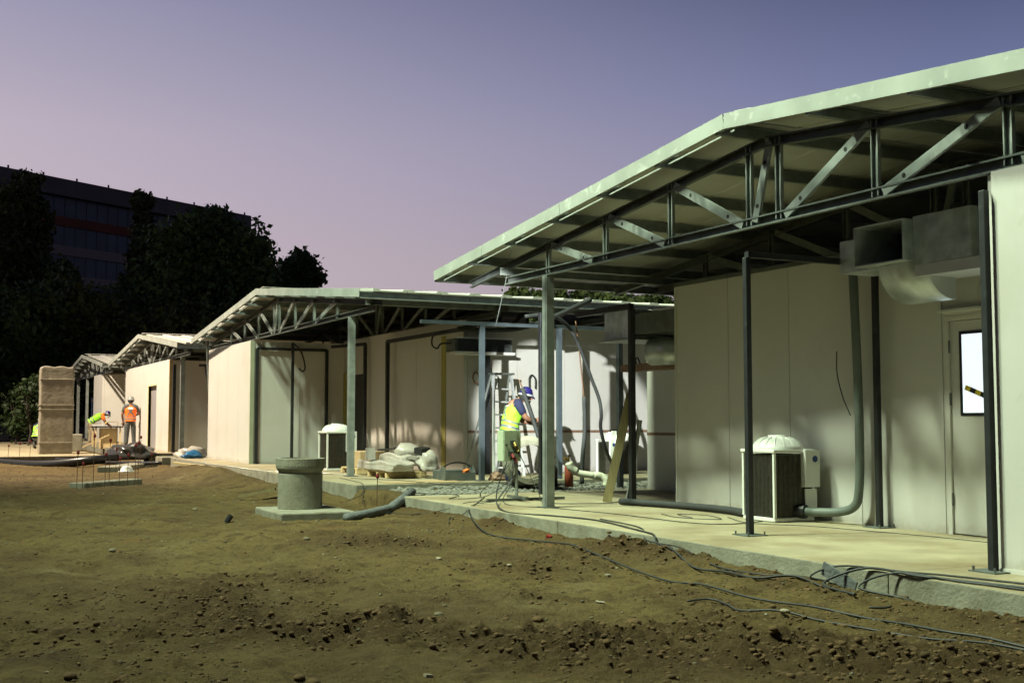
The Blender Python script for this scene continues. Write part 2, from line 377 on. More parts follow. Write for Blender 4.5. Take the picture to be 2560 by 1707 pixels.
def gz(x, y):
    x = np.asarray(x, float); y = np.asarray(y, float)
    near = np.clip(1.25 - np.hypot(x, y) / 70, .15, 1)
    z = (fbm(x, y, .28, 3, 3) - .5) * .10 + (fbm(x, y, 1.1, 4, 7) - .5) * .045
    z = z + (fbm(x, y, 4.2, 4, 9, .6) - .5) * .055 * near + (fbm(x, y, 14.0, 4, 13, .65) - .5) * .034 * near * (.35 + 1.3 * vnoise(x * .8, y * .8, 61))
    c = clod_mask(x, y)
    z = z + c * (.008 + .30 * np.abs(fbm(x, y, 6.5, 5, 21, .72) - .45))
    # tyre ruts curving past the slab
    r = np.hypot(x + 11, y + 9.5)
    for rad in (10.9, 12.6):
        w_ = r + .25 * fbm(x, y, .5, 3, 91)
        z = z - .055 * g(w_, rad, .17) * (x < -4) * (.6 + .4 * np.sin(np.arctan2(y + 9.5, x + 11) * 90)) + .03 * g(w_, rad + .32, .12) * (x < -4)
    z = z + .26 * g(x, -25.0, 4.6) * g(y, 5.45, .55) * (.55 + .9 * fbm(x, y, 1.3, 4, 41))
    z = z + .22 * g(x, -19.2, 1.2) * g(y, 5.6, .4) * (.4 + fbm(x, y, 2.0, 4, 43))
    z = z + .08 * g(y, 6.05, .22) * (x > -15.6) * np.clip((-6.5 - x) / 3 + .25, .25, 1) * (x < 4) * (.1 + 1.2 * fbm(x, y, 1.7, 4, 45))
    z = z - .10 * g(x, -16.6, .9) * g(y, 5.9, .5)
    z = z + 1.3 * g(x, -64, 6) * g(y, -6, 6) * fbm(x, y, .4, 4, 47)
    inside = np.clip((y - 6.12) / .08, 0, 1)
    z = z * (1 - inside) + np.minimum(z, 0.0) * inside
    gap = inside * (x > -17.75) * (x < -15.7)
    z = z * (1 - gap) + gap * (.10 + .10 * fbm(x, y, 3.0, 4, 51))
    far = np.clip((np.hypot(x, y) - 60) / 40, 0, 1)
    return z * (1 - far)
def gpt(p, dz=0.0): return Vector((p[0], p[1], float(gz(p[0], p[1])) + dz))
def axis(lo, hi, fine_lo, fine_hi, step0, growth, about):
    vals = [about]; s_ = step0
    while vals[-1] < fine_hi: vals.append(vals[-1] + s_); s_ *= growth
    a = vals[1:]; s_ = step0; b = [about]
    while b[-1] > fine_lo: b.append(b[-1] - s_); s_ *= growth
    v = b[::-1] + a
    while v[-1] < hi: v.append(v[-1] + max(2, (v[-1] - about) * .4))
    while v[0] > lo: v.insert(0, v[0] - max(2, (about - v[0]) * .4))
    return np.array(v)
gx = axis(-1500, 900, -70, 6, .020, 1.0052, -5.8)
gy = axis(-1200, 1500, -16, 12.5, .021, 1.0062, 3.4)
X, Y = np.meshgrid(gx, gy); Zg = gz(X, Y)
me = bpy.data.meshes.new('ground'); nx, ny = len(gx), len(gy)
vs = np.stack([X, Y, Zg], -1).reshape(-1, 3)
idx = np.arange(nx * ny).reshape(ny, nx)
fc = np.stack([idx[:-1, :-1], idx[:-1, 1:], idx[1:, 1:], idx[1:, :-1]], -1).reshape(-1, 4)
me.vertices.add(len(vs)); me.vertices.foreach_set('co', vs.ravel())
me.loops.add(fc.size); me.loops.foreach_set('vertex_index', fc.ravel().astype(np.int32))
me.polygons.add(len(fc)); me.polygons.foreach_set('loop_start', np.arange(0, fc.size, 4, dtype=np.int32)); me.polygons.foreach_set('loop_total', np.full(len(fc), 4, dtype=np.int32))
me.polygons.foreach_set('use_smooth', np.ones(len(fc), dtype=bool))
me.update(calc_edges=True)
at_ = me.attributes.new('clods', 'FLOAT', 'POINT'); at_.data.foreach_set('value', clod_mask(X, Y).ravel().astype(np.float32) * .78)
me.materials.append(M['soil'])
ground = bpy.data.objects.new('ground', me); COL.objects.link(ground); struct(ground, 'structure', 'bare brown construction site soil with clods and tyre ruts')

# ------------------------------------------------------------------ concrete slabs
def slab(x0, x1, y0, y1, z, zb=-.25, joints=()):
    m = MB(); xs = sorted([x0, x1] + list(joints)); cuts = []
    for a, b in zip(xs[:-1], xs[1:]):
        m.b2((a + (.004 if a != x0 else 0), y0, zb), (b, y1, z))
    o = m.build('concrete_slab', ['concrete', 'concrete_side'])
    for p in o.data.polygons:
        if abs(p.normal.z) < .5: p.material_index = 1
    bv = o.modifiers.new('edge', 'BEVEL'); bv.width = .012; bv.segments = 2
    return struct(o)
S1, S2, S3, S4 = .17, .235, .27, .30
slab(-15.75, 4.0, 6.19, 16.0, S1, joints=(-11.2, -6.35, -1.5))
slab(-32.9, -17.69, 6.165, 16.0, S2, joints=(-24.9,))
slab(-48.0, -36.2, 6.15, 16.0, S3)
slab(-66.0, -49.4, 6.3, 16.0, S4)
slab(-62.0, -37.0, -3.0, 5.0, .20)

# ------------------------------------------------------------------ canopies
SL = .1; TH = math.atan(SL)
def canopy(label, rx, z0, zs, yb, ytr, chord, posts, half=6.8, yf=6.52, first_webs=True, hole_dots=False):
    T = thing('roof_canopy', label, 'canopy', (rx, 7.0, zs), 'gabled steel roof canopies along the row')
    zr = 4.055 + z0                                     # top of fascia at the ridge
    def zt(x): return zr - SL * abs(x - rx)
    # sheets: trapezoid-ribbed white panels, one piece per width
    w = .62; L = half / math.cos(TH)
    prof = [(-w / 2, 0), (w / 2 - .03, 0), (w / 2, .012), (w / 2, .05), (w / 2 - .07, .05), (w / 2 - .10, .02), (-w / 2 + .13, .02), (-w / 2 + .10, .05), (-w / 2, .05)]
    sm = MB().prism([(-a, b) for a, b in prof][::-1], (0, 0, 0), (L - .02, 0, 0)).mesh('roof_sheet'); sm.materials.append(M['sheet'])
    n = int((yb - (yf + .24)) / (w + .004))
    for s in (-1, 1):
        for i in range(n):
            y = yf + .24 + w / 2 + i * (w + .004)
            x = rx + s * .03
            o = inst('roof_sheet', sm, T, (x, y, zr - .035 + .0035 * (i % 2)), (0, TH, 0) if s > 0 else (0, TH, math.pi))
    MB().prism([(-.22, -.028), (0, -.006), (.22, -.028), (.22, -.020), (0, .004), (-.22, -.020)], (rx, yf + .14, zr + .045), (rx, yb, zr + .045)).build('ridge_cap', 'sheet', T)
    # fascia: two folded steel strips on each rake
    for s in (-1, 1):
        cuts = [0, 3.1, 5.2, half] if s < 0 else [0, 3.5, half]
        for a, b in zip(cuts[:-1], cuts[1:]):
            p0 = (rx + s * (a + .004), yf, zt(rx + s * a) - .07); p1 = (rx + s * (b - .003), yf, zt(rx + s * b) - .07)
            if s > 0: p0, p1 = p1, p0
            m = MB(); m.beam(p0, p1, .006, .140)
            q0 = Vector(p0) + Vector((0, .012, .067)); q1 = Vector(p1) + Vector((0, .012, .067)); m.beam(q0, q1, .02, .005)
            q0 = Vector(p0) + Vector((0, .02, -.067)); q1 = Vector(p1) + Vector((0, .02, -.067)); m.beam(q0, q1, .032, .005)
            m.build('fascia', 'fascia', T)
    e0 = Vector((rx - half + .02, yf + .14, zt(rx - half) - .130)); e1 = Vector((rx - .02, yf + .14, zr - .130))
    MB().beam(e0, e1, .004, .015).build('light_catch_strip', 'fascia', T)  # added strip that catches light to draw the bright line behind the fascia
    # purlins
    pm = MB().chan((0, yf + .012, 0), (0, yb, 0), .05, .12, .006, 1, .016).mesh('purlin'); pm.materials.append(M['galv'])
    for s in (-1, 1):
        for k in range(7):
            if s > 0 and k == 0: continue
            x = rx + s * k * (half - .03) / 6
            if k == 0: x -= .12
            zp = zt(x) - .04 - .062
            o = bpy.data.objects.new('purlin', pm); COL.objects.link(o); o.parent = T
            o.location = Vector((x, 0, zp)) - OFF[T]
            OFF[o] = Vector((x, 0, zp))
            if hole_dots and s > 0 and k == 6:
                for j in range(11):
                    MB().lathe([(0, .005), (.017, .005), (.017, 0)], (x + .026, 7.6 + j * .95, zp + .005), 10, (1, 0, 0)).build('hole_dot', 'dark_steel', o)  # dark disc stands in for the shade inside a purlin hole
    # trusses
    zc = 3.11 + z0
    for ti, y in enumerate(ytr):
        m = MB().chan((rx - chord[0], y, zc), (rx + chord[1], y, zc), .05, .10, .007, 1, .016)
        tr = m.build('truss', 'galv_dark' , T)
        for s in (-1, 1):
            e = min(half - .22, chord[0 if s < 0 else 1] + 1.15)
            ztop = lambda u: zr - .04 - .125 - SL * abs(u) - .05
            p0 = (rx + s * .03, y, ztop(0)); p1 = (rx + s * e, y, ztop(e))
            MB().chan(p0 if s > 0 else p1, p1 if s > 0 else p0, .05, .10, .007, 1, .016).build('top_chord', 'galv_dark', tr)
        for u in (-4.25, -2.87, -1.55, -.24, .19, 1.41, 2.74, 4.2):
            if -chord[0] < u < chord[1]:
                st = MB().chan((rx + u, y + .002, zc - .02), (rx + u, y + .002, ztop(u) + .03), .036, .08, .006, -1, .012, up=(1, 0, 0)).build('vertical_strut', 'galv', tr)
        for a, b in ((-3.15, -4.15), (-1.66, -2.78), (-.33, -1.47), (-.15, .07), (.28, 1.36), (1.5, 2.68), (2.86, 4.1)):
            d0 = Vector((rx + a, y - .004, zc)); d1 = Vector((rx + b, y - .004, ztop(b)))
            MB().beam(d0, d1, .030, .085).build('diagonal_strut', 'galv', tr)
            if ti == 0:
                dv = (d1 - d0)
                for q in (.2, .74):
                    h_ = d0.lerp(d1, q); MB().lathe([(0, .002), (.020, .002), (.020, 0)], (h_.x, h_.y - .0155, h_.z), 12, (0, -1, 0)).build('punched_hole', 'dark_gap', tr)
    # eave ties between trusses, stepped
    for s in (-1, 1):
        x = rx + s * min(chord) * .985
        MB().chan((x, yf + .35, zc + .115), (x, yb - .5, zc + .115), .05, .10, .006, 1, .014).build('tie_rail', 'galv', T)
    # gable end at the back
    MB().prism([(rx - half + .2, zt(rx - half) - .25), (rx + half - .2, zt(rx + half) - .25), (rx + half - .2, zt(rx + half) - .12), (rx, zr - .12), (rx - half + .2, zt(rx - half) - .12)] and
               [(-half + .2, -.80), (half - .2, -.80), (half - .2, -.80), (0, -.13), (-half + .2, -.80)], (rx, yb - .1, zr), (rx, yb - .05, zr)).build('back_gable', 'galv_dark', T)
    for (x, y, wd) in posts:
        m = MB()
        m.chan((x - wd * .26, y, zs), (x - wd * .26, y, zc - .05), wd * .95, wd * .48, .008, 1, .02, up=(1, 0, 0))
        m.chan((x + wd * .26, y, zs), (x + wd * .26, y, zc - .05), wd * .95, wd * .48, .008, -1, .02, up=(1, 0, 0))
        p = m.build('post', 'galv', T)
        MB().box((x, y, zs + .006), (wd * 1.8, wd * 1.8, .012)).build('base_plate', 'galv_dark', p)
    return T
canopy('nearest gabled steel canopy, its fascia reaching the right edge of the photo', -8.63, 0, S1, 15.4, (7.0, 9.4, 11.8, 14.2), (5.42, 5.42), [(-12.93, 7.02, .115)])
canopy('second canopy from the viewer, above the pallets and the concrete ring', -25.42, .07, S2, 14.6, (7.0, 9.4, 11.8), (6.7, 6.25), [(-20.45, 7.02, .115)], hole_dots=True)
canopy('third canopy, above the grey open doorway and the worker in the orange vest', -40.96, .08, S3, 13.5, (7.0, 9.4, 11.8), (6.2, 6.2), [(-46.6, 7.05, .13), (-36.0, 7.05, .13)])
canopy('farthest and smallest canopy at the left end of the row', -56.3, .15, S4, 13.5, (7.0, 9.4, 11.8), (6.2, 6.2), [(-61.9, 7.05, .14), (-58.4, 7.05, .12)])

# ------------------------------------------------------------------ prefab buildings of sandwich panels
def wall_x(T, x0, x1, y, z0, z1, t=.08, w=1.15, holes=()):           # faces -Y
    n = max(1, round((x1 - x0) / w)); st = (x1 - x0) / n
    for i in range(n):
        a, b = x0 + i * st, x0 + (i + 1) * st - .010
        segs = [(a, b, z0, z1)]
        for (ha, hb, hz0, hz1) in holes:
            ns = []
            for (p, q, r0, r1) in segs:
                if hb <= p or ha >= q or hz1 <= r0 or hz0 >= r1: ns.append((p, q, r0, r1)); continue
                if ha > p + .02: ns.append((p, ha, r0, r1))
                if hb < q - .02: ns.append((hb, q, r0, r1))
                pa, qb = max(p, ha), min(q, hb)
                if hz0 > r0 + .02: ns.append((pa, qb, r0, hz0))
                if hz1 < r1 - .02: ns.append((pa, qb, hz1, r1))
            segs = ns
        if not segs: continue
        m = MB()
        for (p, q, r0, r1) in segs: m.b2((p, y, r0), (q, y + t, r1))
        m.build('wall_panel', 'panel', T)
def wall_y(T, x, y0, y1, z0, z1, t=.08, w=1.15):                     # faces +X
    n = max(1, round((y1 - y0) / w)); st = (y1 - y0) / n
    for i in range(n):
        MB().b2((x - t, y0 + i * st, z0), (x, y0 + (i + 1) * st - .006, z1)).build('wall_panel', 'panel', T)
def frame_bar(T, p0, p1, w=.08, name='frame_bar', mt='dark_steel', up=(0, 0, 1)):
    return MB().beam(p0, p1, w, w, up).build(name, mt, T)
GB = 'prefabricated white panel buildings in the row'
# B1
B1 = thing('prefab_building', 'nearest white panel building, with the lit door window on the right', 'building', (-8.5, 8.8, S1), GB)
DX0, DX1, DZ1 = -8.16, -7.22, 2.19
wall_x(B1, -12.72, -6.0, 8.8, S1, 2.985, holes=[(DX0 - .05, DX1 + .05, S1 - .1, DZ1 + .05)], w=1.10)
wall_x(B1, -6.0, 2.6, 6.93, S1, 3.055, w=1.1)
wall_y(B1, -6.02, 7.012, 8.80, S1, 3.055)
wall_x(B1, -15.62, -12.82, 10.25, S1 - .1, 2.985)
MB().b2((-12.80, 8.884, S1), (-12.73, 14.5, 2.98)).build('side_wall', 'panel', B1)
MB().b2((-15.60, 10.34, S1), (-15.53, 14.5, 2.98)).build('side_wall', 'panel', B1)
MB().b2((-15.5, 14.5, S1), (2.6, 14.58, 3.3)).build('back_wall', 'panel', B1)
MB().b2((-15.62, 10.242, 1.015), (-12.82, 10.249, 1.06)).build('rail', 'brown_pipe', B1)
MB().b2((-12.73, 8.785, 2.99), (-6.0, 8.89, 3.03)).build('top_track', 'galv_dark', B1)
MB().b2((-12.735, 8.79, S1), (-12.70, 8.799, 2.985)).build('corner_trim', 'trim', B1)
MB().b2((-6.0, 6.918, S1), (2.6, 6.929, S1 + .03)).build('base_trim', 'trim', B1)
door = MB().b2((DX0, 8.815, S1 + .012), (DX1, 8.86, DZ1)).build('door', 'panel', B1)
m = MB(); m.b2((DX0 - .05, 8.792, S1), (DX0 - .006, 8.88, DZ1 + .05)); m.b2((DX1 + .006, 8.792, S1), (DX1 + .05, 8.88, DZ1 + .05)); m.b2((DX0 - .0055, 8.792, DZ1 + .006), (DX1 + .0055, 8.88, DZ1 + .05))
m.build('door_frame', 'trim', B1)
MB().b2((DX0 - .09, 8.74, DZ1 + .09), (DX1 + .09, 8.799, DZ1 + .115)).build('drip_rail', 'white_metal', B1)
m = MB(); WX0, WX1, WZ0, WZ1 = -8.05, -7.36, 1.29, 2.09
m.b2((WX0, 8.808, WZ0), (WX0 + .03, 8.818, WZ1)); m.b2((WX1 - .03, 8.808, WZ0), (WX1, 8.818, WZ1)); m.b2((WX0 + .03, 8.808, WZ1 - .03), (WX1 - .03, 8.818, WZ1)); m.b2((WX0 + .03, 8.808, WZ0), (WX1 - .03, 8.818, WZ0 + .03))
m.build('window_frame', 'black_plastic', door)
MB().b2((WX0 + .03, 8.8115, WZ0 + .03), (WX1 - .03, 8.8145, WZ1 - .03)).build('window_pane', 'pane', door)
m = MB(); a = Vector((WX0 + .05, 8.8095, 1.56)); b = Vector((WX1 - .1, 8.8095, 1.36)); 
for i in range(9):
    p = a.lerp(b, i / 9); q = a.lerp(b, (i + .99) / 9); dz = .022
    m.add([p + Vector((0, 0, -dz)), q + Vector((0, 0, -dz)), q + Vector((0.02, 0, dz)), p + Vector((0.02, 0, dz)), p + Vector((0, .001, -dz)), q + Vector((0, .001, -dz)), q + Vector((0.02, .001, dz)), p + Vector((0.02, .001, dz))], [(0, 1, 2, 3), (7, 6, 5, 4), (0, 4, 5, 1), (3, 2, 6, 7)], i % 2)
m.build('barrier_tape', ['tape_yellow', 'dark_steel'], door)
for z in (.5, 1.45, 1.95):
    MB().tube([(DX0 - .003, 8.80, z - .06), (DX0 - .003, 8.80, z + .06)], .010, 8).build('hinge', 'galv_dark', door)
# B2
B2 = thing('prefab_building', 'second white panel building, behind the pallets with the dark doorway', 'building', (-25, 9.2, S2), GB)
wall_x(B2, -31.75, -27.3, 6.9, S2, 3.11, w=1.1)
wall_y(B2, -27.3, 6.985, 9.2, S2, 3.10)
MB().b2((-27.305, 6.888, S2), (-27.26, 6.984, 3.10)).build('corner_trim', 'panel_edge', B2)
wall_x(B2, -27.38, -20.3, 9.2, S2, 3.16, holes=[(-27.14, -25.7, S2 - .1, 2.33)], w=1.1)
wall_y(B2, -20.3, 9.285, 13.5, .10, 3.13, w=1.06)
MB().b2((-27.2, 9.27, S2), (-25.64, 9.279, 2.4)).build('door', 'door_grey', B2)
MB().b2((-27.29, 9.17, S2), (-27.145, 9.268, 2.37)).build('door_frame', 'yellow', B2)
MB().b2((-21.36, 9.19, S2), (-21.14, 9.199, 2.9)).build('joint_foam', 'yellow', B2)
MB().b2((-20.299, 9.29, 1.005), (-20.285, 13.5, 1.055)).build('rail', 'brown_pipe', B2)
MB().b2((-20.299, 10.9, .2), (-20.287, 10.98, 1.0)).build('rail', 'brown_pipe', B2)
MB().b2((-20.36, 13.504, .12), (-20.29, 13.60, 2.75)).build('corner_trim', 'blue_steel', B2)
MB().b2((-31.7, 6.985, S2), (-31.62, 13, 3.1)).build('side_wall', 'panel', B2)
MB().b2((-31.6, 13.1, S2), (-20.42, 13.18, 3.3)).build('back_wall', 'panel', B2)
# B3
B3 = thing('prefab_building', 'third white panel building, with a tall grey doorway in its front wall', 'building', (-41, 6.9, S3), GB)
wall_x(B3, -45.9, -37.3, 6.9, S3, 3.13, holes=[(-40.9, -39.45, S3 - .1, 2.38)], w=1.05)
wall_y(B3, -37.3, 8.6, 13.0, S3, 3.2)
wall_x(B3, -37.3, -36.9, 8.6, S3, 3.2)
MB().b2((-37.38, 6.985, S3), (-37.31, 8.6, 3.1)).build('side_wall', 'panel', B3)
MB().b2((-37.30, 6.89, S3), (-37.24, 6.98, 3.1)).build('corner_trim', 'wood_pale', B3)
MB().b2((-40.95, 6.995, S3), (-39.4, 7.03, 2.4)).build('door', 'door_lilac', B3, label='pale grey door leaf standing back in the opening')
m = MB(); m.b2((-41.03, 6.885, S3), (-40.9, 6.99, 2.38)); m.b2((-41.03, 6.885, 2.385), (-39.45, 6.99, 2.44)); m.build('door_frame', 'cream', B3)
MB().b2((-45.9, 12.9, S3), (-37.4, 12.98, 3.3)).build('back_wall', 'panel', B3)
# B4
B4 = thing('prefab_building', 'farthest panel building, a narrow wall beside an open steel bay', 'building', (-53, 6.9, S4), GB)
wall_x(B4, -54.9, -52.2, 6.9, S4, 3.2)
wall_y(B4, -52.2, 6.985, 12.0, S4, 3.2)
MB().b2((-54.9, 12, S4), (-52.3, 12.08, 3.2)).build('back_wall', 'panel', B4)

# ------------------------------------------------------------------ dark steel posts and frames
GP = 'dark painted steel posts'
def dpost(x, y, z0, z1, label, w=.075, arm=None, mt='dark_steel', plate=True, group=GP):
    T = thing('steel_post', label, 'post', (x, y, z0), group)
    p = MB().box((x, y, (z0 + z1) / 2 + .006), (w, w, z1 - z0 - .012)).build('post_tube', mt, T, bevel=.006)
    if plate:
        MB().box((x, y, z0 + .005), (.24, .24, .01)).build('base_plate', 'galv_dark', T)
        for a in (-1, 1):
            for b in (-1, 1): MB().tube([(x + a * .095, y + b * .095, z0 + .01), (x + a * .095, y + b * .095, z0 + .04)], .009, 6).build('anchor_bolt', 'galv_dark', T)
    if arm:
        MB().beam((x, y, z1 - w / 2) if arm[0] == x and False else Vector((x, y, z1 + w / 2)), Vector(arm) , w, w).build('cross_beam', mt, T)
    return T
dpost(-8.96, 7.02, S1, 2.80, 'dark post in front of the nearest condenser unit', w=.058, arm=(-8.96, 12.0, 2.829))
dpost(-9.02, 8.70, S1, 2.76, 'dark post just right of the green insulated pipe', w=.056)
dpost(-6.035, 6.89, S1, 2.92, 'dark post at the corner of the bright near panel wall', w=.055)
dpost(-13.16, 8.4, S1, 2.72, 'dark post with the plank leaning against it', arm=(-14.6, 8.4, 2.757))
dpost(-16.35, 10.2, .10, 2.62, 'black post behind the leaning plank', w=.085, plate=False)
dpost(-15.3, 8.19, .12, 2.84, 'black post hugging the left side of the tall galvanised post', w=.07, plate=False)
def frame(label, pts, w=.07, mt='dark_steel', group='dark steel door-like frames', name='steel_portal'):
    T = thing(name, label, 'frame', pts[0], group)
    for a, b in zip(pts[:-1], pts[1:]):
        a = Vector(a); b = Vector(b); d = (b - a).normalized()
        MB().beam(a - d * (0 if a is Vector(pts[0]) else 0), b, w, w, up=(0, 0, 1) if abs(d.z) < .5 else (0, 1, 0)).build('frame_bar', mt, T)
    return T
frame('dark frame standing against the shaded side wall left of the second condenser', [(-27.2, 7.03, S2), (-27.2, 7.03, 2.92), (-27.2, 8.72, 2.92), (-27.2, 8.72, S2)], .065)
frame('thin dark post in the middle of the framed side wall', [(-26.75, 7.75, S2), (-26.75, 7.75, 3.05)], .06, name='steel_upright')
frame('dark frame whose post stands right of the dark doorway', [(-26.9, 8.75, 2.99), (-25.55, 9.10, 2.99), (-25.55, 9.10, S2)], .07)
frame('dark frame with one post behind the wrapped pallet goods', [(-24.0, 9.06, S2), (-24.0, 9.06, 2.95), (-19.5, 9.06, 2.95)], .075)
frame('black post behind the step ladder', [(-20.1, 9.6, .2), (-20.1, 9.6, 2.5)], .085, name='steel_upright')
frame('black post at the corner of the third building', [(-36.75, 6.95, S3), (-36.75, 6.95, 2.95)], .09, name='steel_upright')
frame('black lower post below a galvanised rod between second and third buildings', [(-32.3, 7.06, S2), (-32.3, 7.06, 2.05)], .09, name='steel_upright')
MBt = MB().tube([(-32.3, 7.03, 2.05), (-32.18, 6.95, 3.1), (-32.15, 6.9, 3.4)], .035, 8).build('hanging_rod', 'galv'); single(MBt, 'galvanised rod hanging from the left eave of the second canopy', 'rod')
# blue-grey frame in the gap
T = thing('steel_portal', 'blue-grey frame of two posts and a long top rail in front of the ladder', 'frame', (-17.95, 8.5, S2), 'blue steel frames')
MB().box((-17.95, 8.47, (S2 + 2.84) / 2), (.08, .08, 2.84 - S2)).build('frame_post', 'blue_steel', T)
MB().box((-17.95, 8.47, S2 + .006), (.2, .2, .012)).build('base_plate', 'galv_dark', T)
MB().box((-17.95, 9.96, (.15 + 2.84) / 2), (.08, .08, 2.84 - .15)).build('frame_post', 'blue_steel', T)
MB().beam((-17.95, 7.35, 2.875), (-17.95, 12.0, 2.875), .06, .06).build('top_rail', 'blue_steel', T)
# suspended hoist-like bracket left of building two
m = MB(); m.tube(smooth_pts([(-34.9, 8.2, 2.9), (-34.9, 8.3, 3.15), (-34.9, 8.55, 3.25), (-34.9, 8.8, 3.15), (-34.9, 8.9, 2.9)]), .04, 7)
m.beam((-34.9, 7.3, 2.85), (-34.9, 9.1, 2.92), .07, .07); m.tube(smooth_pts([(-34.9, 7.5, 2.85), (-34.85, 7.55, 2.5), (-34.85, 7.65, 2.28), (-34.85, 7.9, 2.36), (-34.85, 8.2, 2.35)]), .05, 7)
single(m.build('hanging_bracket', 'dark_steel'), 'black bracket hanging in the gap left of the second building', 'bracket')

# ------------------------------------------------------------------ condenser units
def condenser():
    T = thing('condenser_unit', '', 'air conditioner', (0, 0, 0), 'white domed condenser units')
    s = .27; h0, h1 = .03, .72
    MB().box((0, 0, .02), (2 * s, 2 * s, .04)).build('base_pan', 'white_metal', T, bevel=.008)
    MB().box((0, 0, .375), (2 * s - .05, 2 * s - .05, .665)).build('coil', 'coil', T)
    gr = MB()
    for i in range(30):
        z = .06 + i * .0222
        for a in (-1, 1):
            gr.box((0, a * (s - .018), z), (2 * s - .08, .006, .007)); gr.box((a * (s - .018), 0, z), (.006, 2 * s - .08, .007))
    for k in range(-3, 4):
        for a in (-1, 1):
            gr.box((k * .065, a * (s - .0125), .385), (.005, .005, .65)); gr.box((a * (s - .0125), k * .065, .385), (.005, .005, .65))
    gr.build('louvre_grille', 'coil', T)
    for a in (-1, 1):
        for b in (-1, 1): MB().box((a * (s - .012), b * (s - .012), .385), (.03, .03, .69)).build('corner_post', 'white_metal', T, bevel=.004)
    MB().box((0, 0, .745), (2 * s + .03, 2 * s + .03, .035)).build('top_pan', 'white_metal', T, bevel=.008)
    d = MB().lathe([(.275, .763), (.275, .785), (.262, .80), (.235, .835), (.19, .868), (.12, .892), (.10, .897), (.10, .912), (.0, .915)], (0, 0, 0), 32).build('dome_lid', 'white_metal', T, smooth=True)
    for k in range(16):
        a = 2 * math.pi * k / 16; c, q = math.cos(a), math.sin(a)
        MB().tube([(c * .266, q * .266, .795), (c * .236, q * .236, .836), (c * .19, q * .19, .871), (c * .13, q * .13, .893)], .006, 5).build('rib', 'white_metal', d)
    sp = MB().box((s + .012, s - .06, .56), (.085, .20, .40)).build('service_panel', 'white_metal', T, bevel=.006)
    MB().box((s + .004, s - .05, .19), (.012, .16, .30)).build('lower_panel', 'white_metal', T)
    MB().lathe([(0, .004), (.035, .004), (.035, 0)], (s + .055, s - .03, .66), 20, (1, 0, 0)).build('badge', 'logo_blue', sp)
    return T
ac = condenser(); ac['label'] = 'nearest domed condenser, dark coil sides, behind the slim post on the near slab'
ac.location = (-10.19, 8.37, S1 + .005)
c2 = copy_tree(ac); c2['label'] = 'domed condenser left of the tall post, behind the concrete ring'; c2.location = (-23.1, 7.62, S2 + .005); c2.scale = (1.05, 1.05, 1.03)
c3 = copy_tree(ac); c3['label'] = 'domed condenser standing low by the lit wall behind the leaning plank'; c3.location = (-19.2, 11.9, .13); c3.rotation_euler = (0, 0, -R(75))

# green insulated pipe to the nearest condenser
T = thing('insulated_pipe', 'pale green insulated pipe from the wall top down to the nearest condenser', 'pipe', (-9.2, 8.65, S1))
MB().tube(smooth_pts([(-9.30, 8.66, 2.95), (-9.26, 8.66, 2.0), (-9.24, 8.66, 1.1), (-9.26, 8.66, .55), (-9.33, 8.65, .36), (-9.55, 8.60, .29), (-9.9, 8.45, .28)], 8), .046, 14).build('pipe_run', 'pvc_green', T, smooth=True)
MB().tube([(-9.96, 8.43, .28), (-9.86, 8.47, .28)], .075, 14).build('collar', 'black_plastic', T)
o = MB().tube(smooth_pts([(-9.62, 8.72, 1.98), (-9.6, 8.70, 1.75), (-9.5, 8.68, 1.5), (-9.28, 8.58, 1.3)]), .006, 6).build('loose_wire', 'cable'); single(o, 'short loose black wire across the top of the green pipe', 'wire')
o = MB().tube(smooth_pts([(-12.9, 8.05, S1 + .045), (-12.0, 8.3, S1 + .045), (-11.1, 8.35, S1 + .05), (-10.45, 8.2, S1 + .05)]), .043, 10).build('insulation_tube', 'insul', smooth=True); single(o, 'thick black insulation tube lying on the slab left of the nearest condenser', 'tube')

# ------------------------------------------------------------------ ducts
def hollow_box(m, lo, hi, t=.012, open_axis=1):
    x0, y0, z0 = lo; x1, y1, z1 = hi
    m.b2((x0, y0, z0), (x1, y1, z0 + t)); m.b2((x0, y0, z1 - t), (x1, y1, z1)); m.b2((x0, y0, z0 + t), (x0 + t, y1, z1 - t)); m.b2((x1 - t, y0, z0 + t), (x1, y1, z1 - t))
T = thing('air_duct', 'large galvanised sheet duct with a curved elbow, hung below the near canopy', 'duct', (-8.0, 8.3, 2.4))
MB().b2((-8.93, 8.16, 2.70), (-8.50, 8.60, 3.02)).build('duct_end', 'alu_sheet', T)
m = MB(); hollow_box(m, (-8.49, 7.93, 2.70), (-7.86, 8.60, 3.08)); m.b2((-8.475, 8.5, 2.715), (-7.875, 8.59, 3.06), 1); m.build('duct_mouth', ['alu_sheet', 'dark_gap'], T)
MB().b2((-7.855, 8.05, 2.66), (-7.20, 8.60, 3.10)).build('duct_body', 'alu_sheet', T)
MB().b2((-7.85, 8.06, 2.55), (-6.9, 8.5, 2.655)).build('duct_branch', 'alu', T)
pts = []; m = MB(); n = 14
for i in range(n + 1):
    a = math.pi * .5 * i / n; r = .36
    pts.append((8.06 + .36 - r * math.cos(a) + .0, 2.69 - r * math.sin(a) * .95))
for sgn in (0,):
    vs = []
    for (y, z) in pts: vs += [(-8.30, y, z), (-7.72, y, z), (-8.30, y + .006, z + .012), (-7.72, y + .006, z + .012)]
    fs = []
    for i in range(n):
        a, b = i * 4, (i + 1) * 4; fs += [(a, a + 1, b + 1, b), (a + 2, b + 2, b + 3, a + 3), (a, b, b + 2, a + 2), (a + 1, a + 3, b + 3, b + 1)]
    m.add(vs, fs)
el = m.build('elbow', 'alu_sheet', T, smooth=True)
m = MB(); vs = [(-7.72, y, z) for (y, z) in pts] + [(-7.72, 8.44, 2.69)]; k = len(vs)
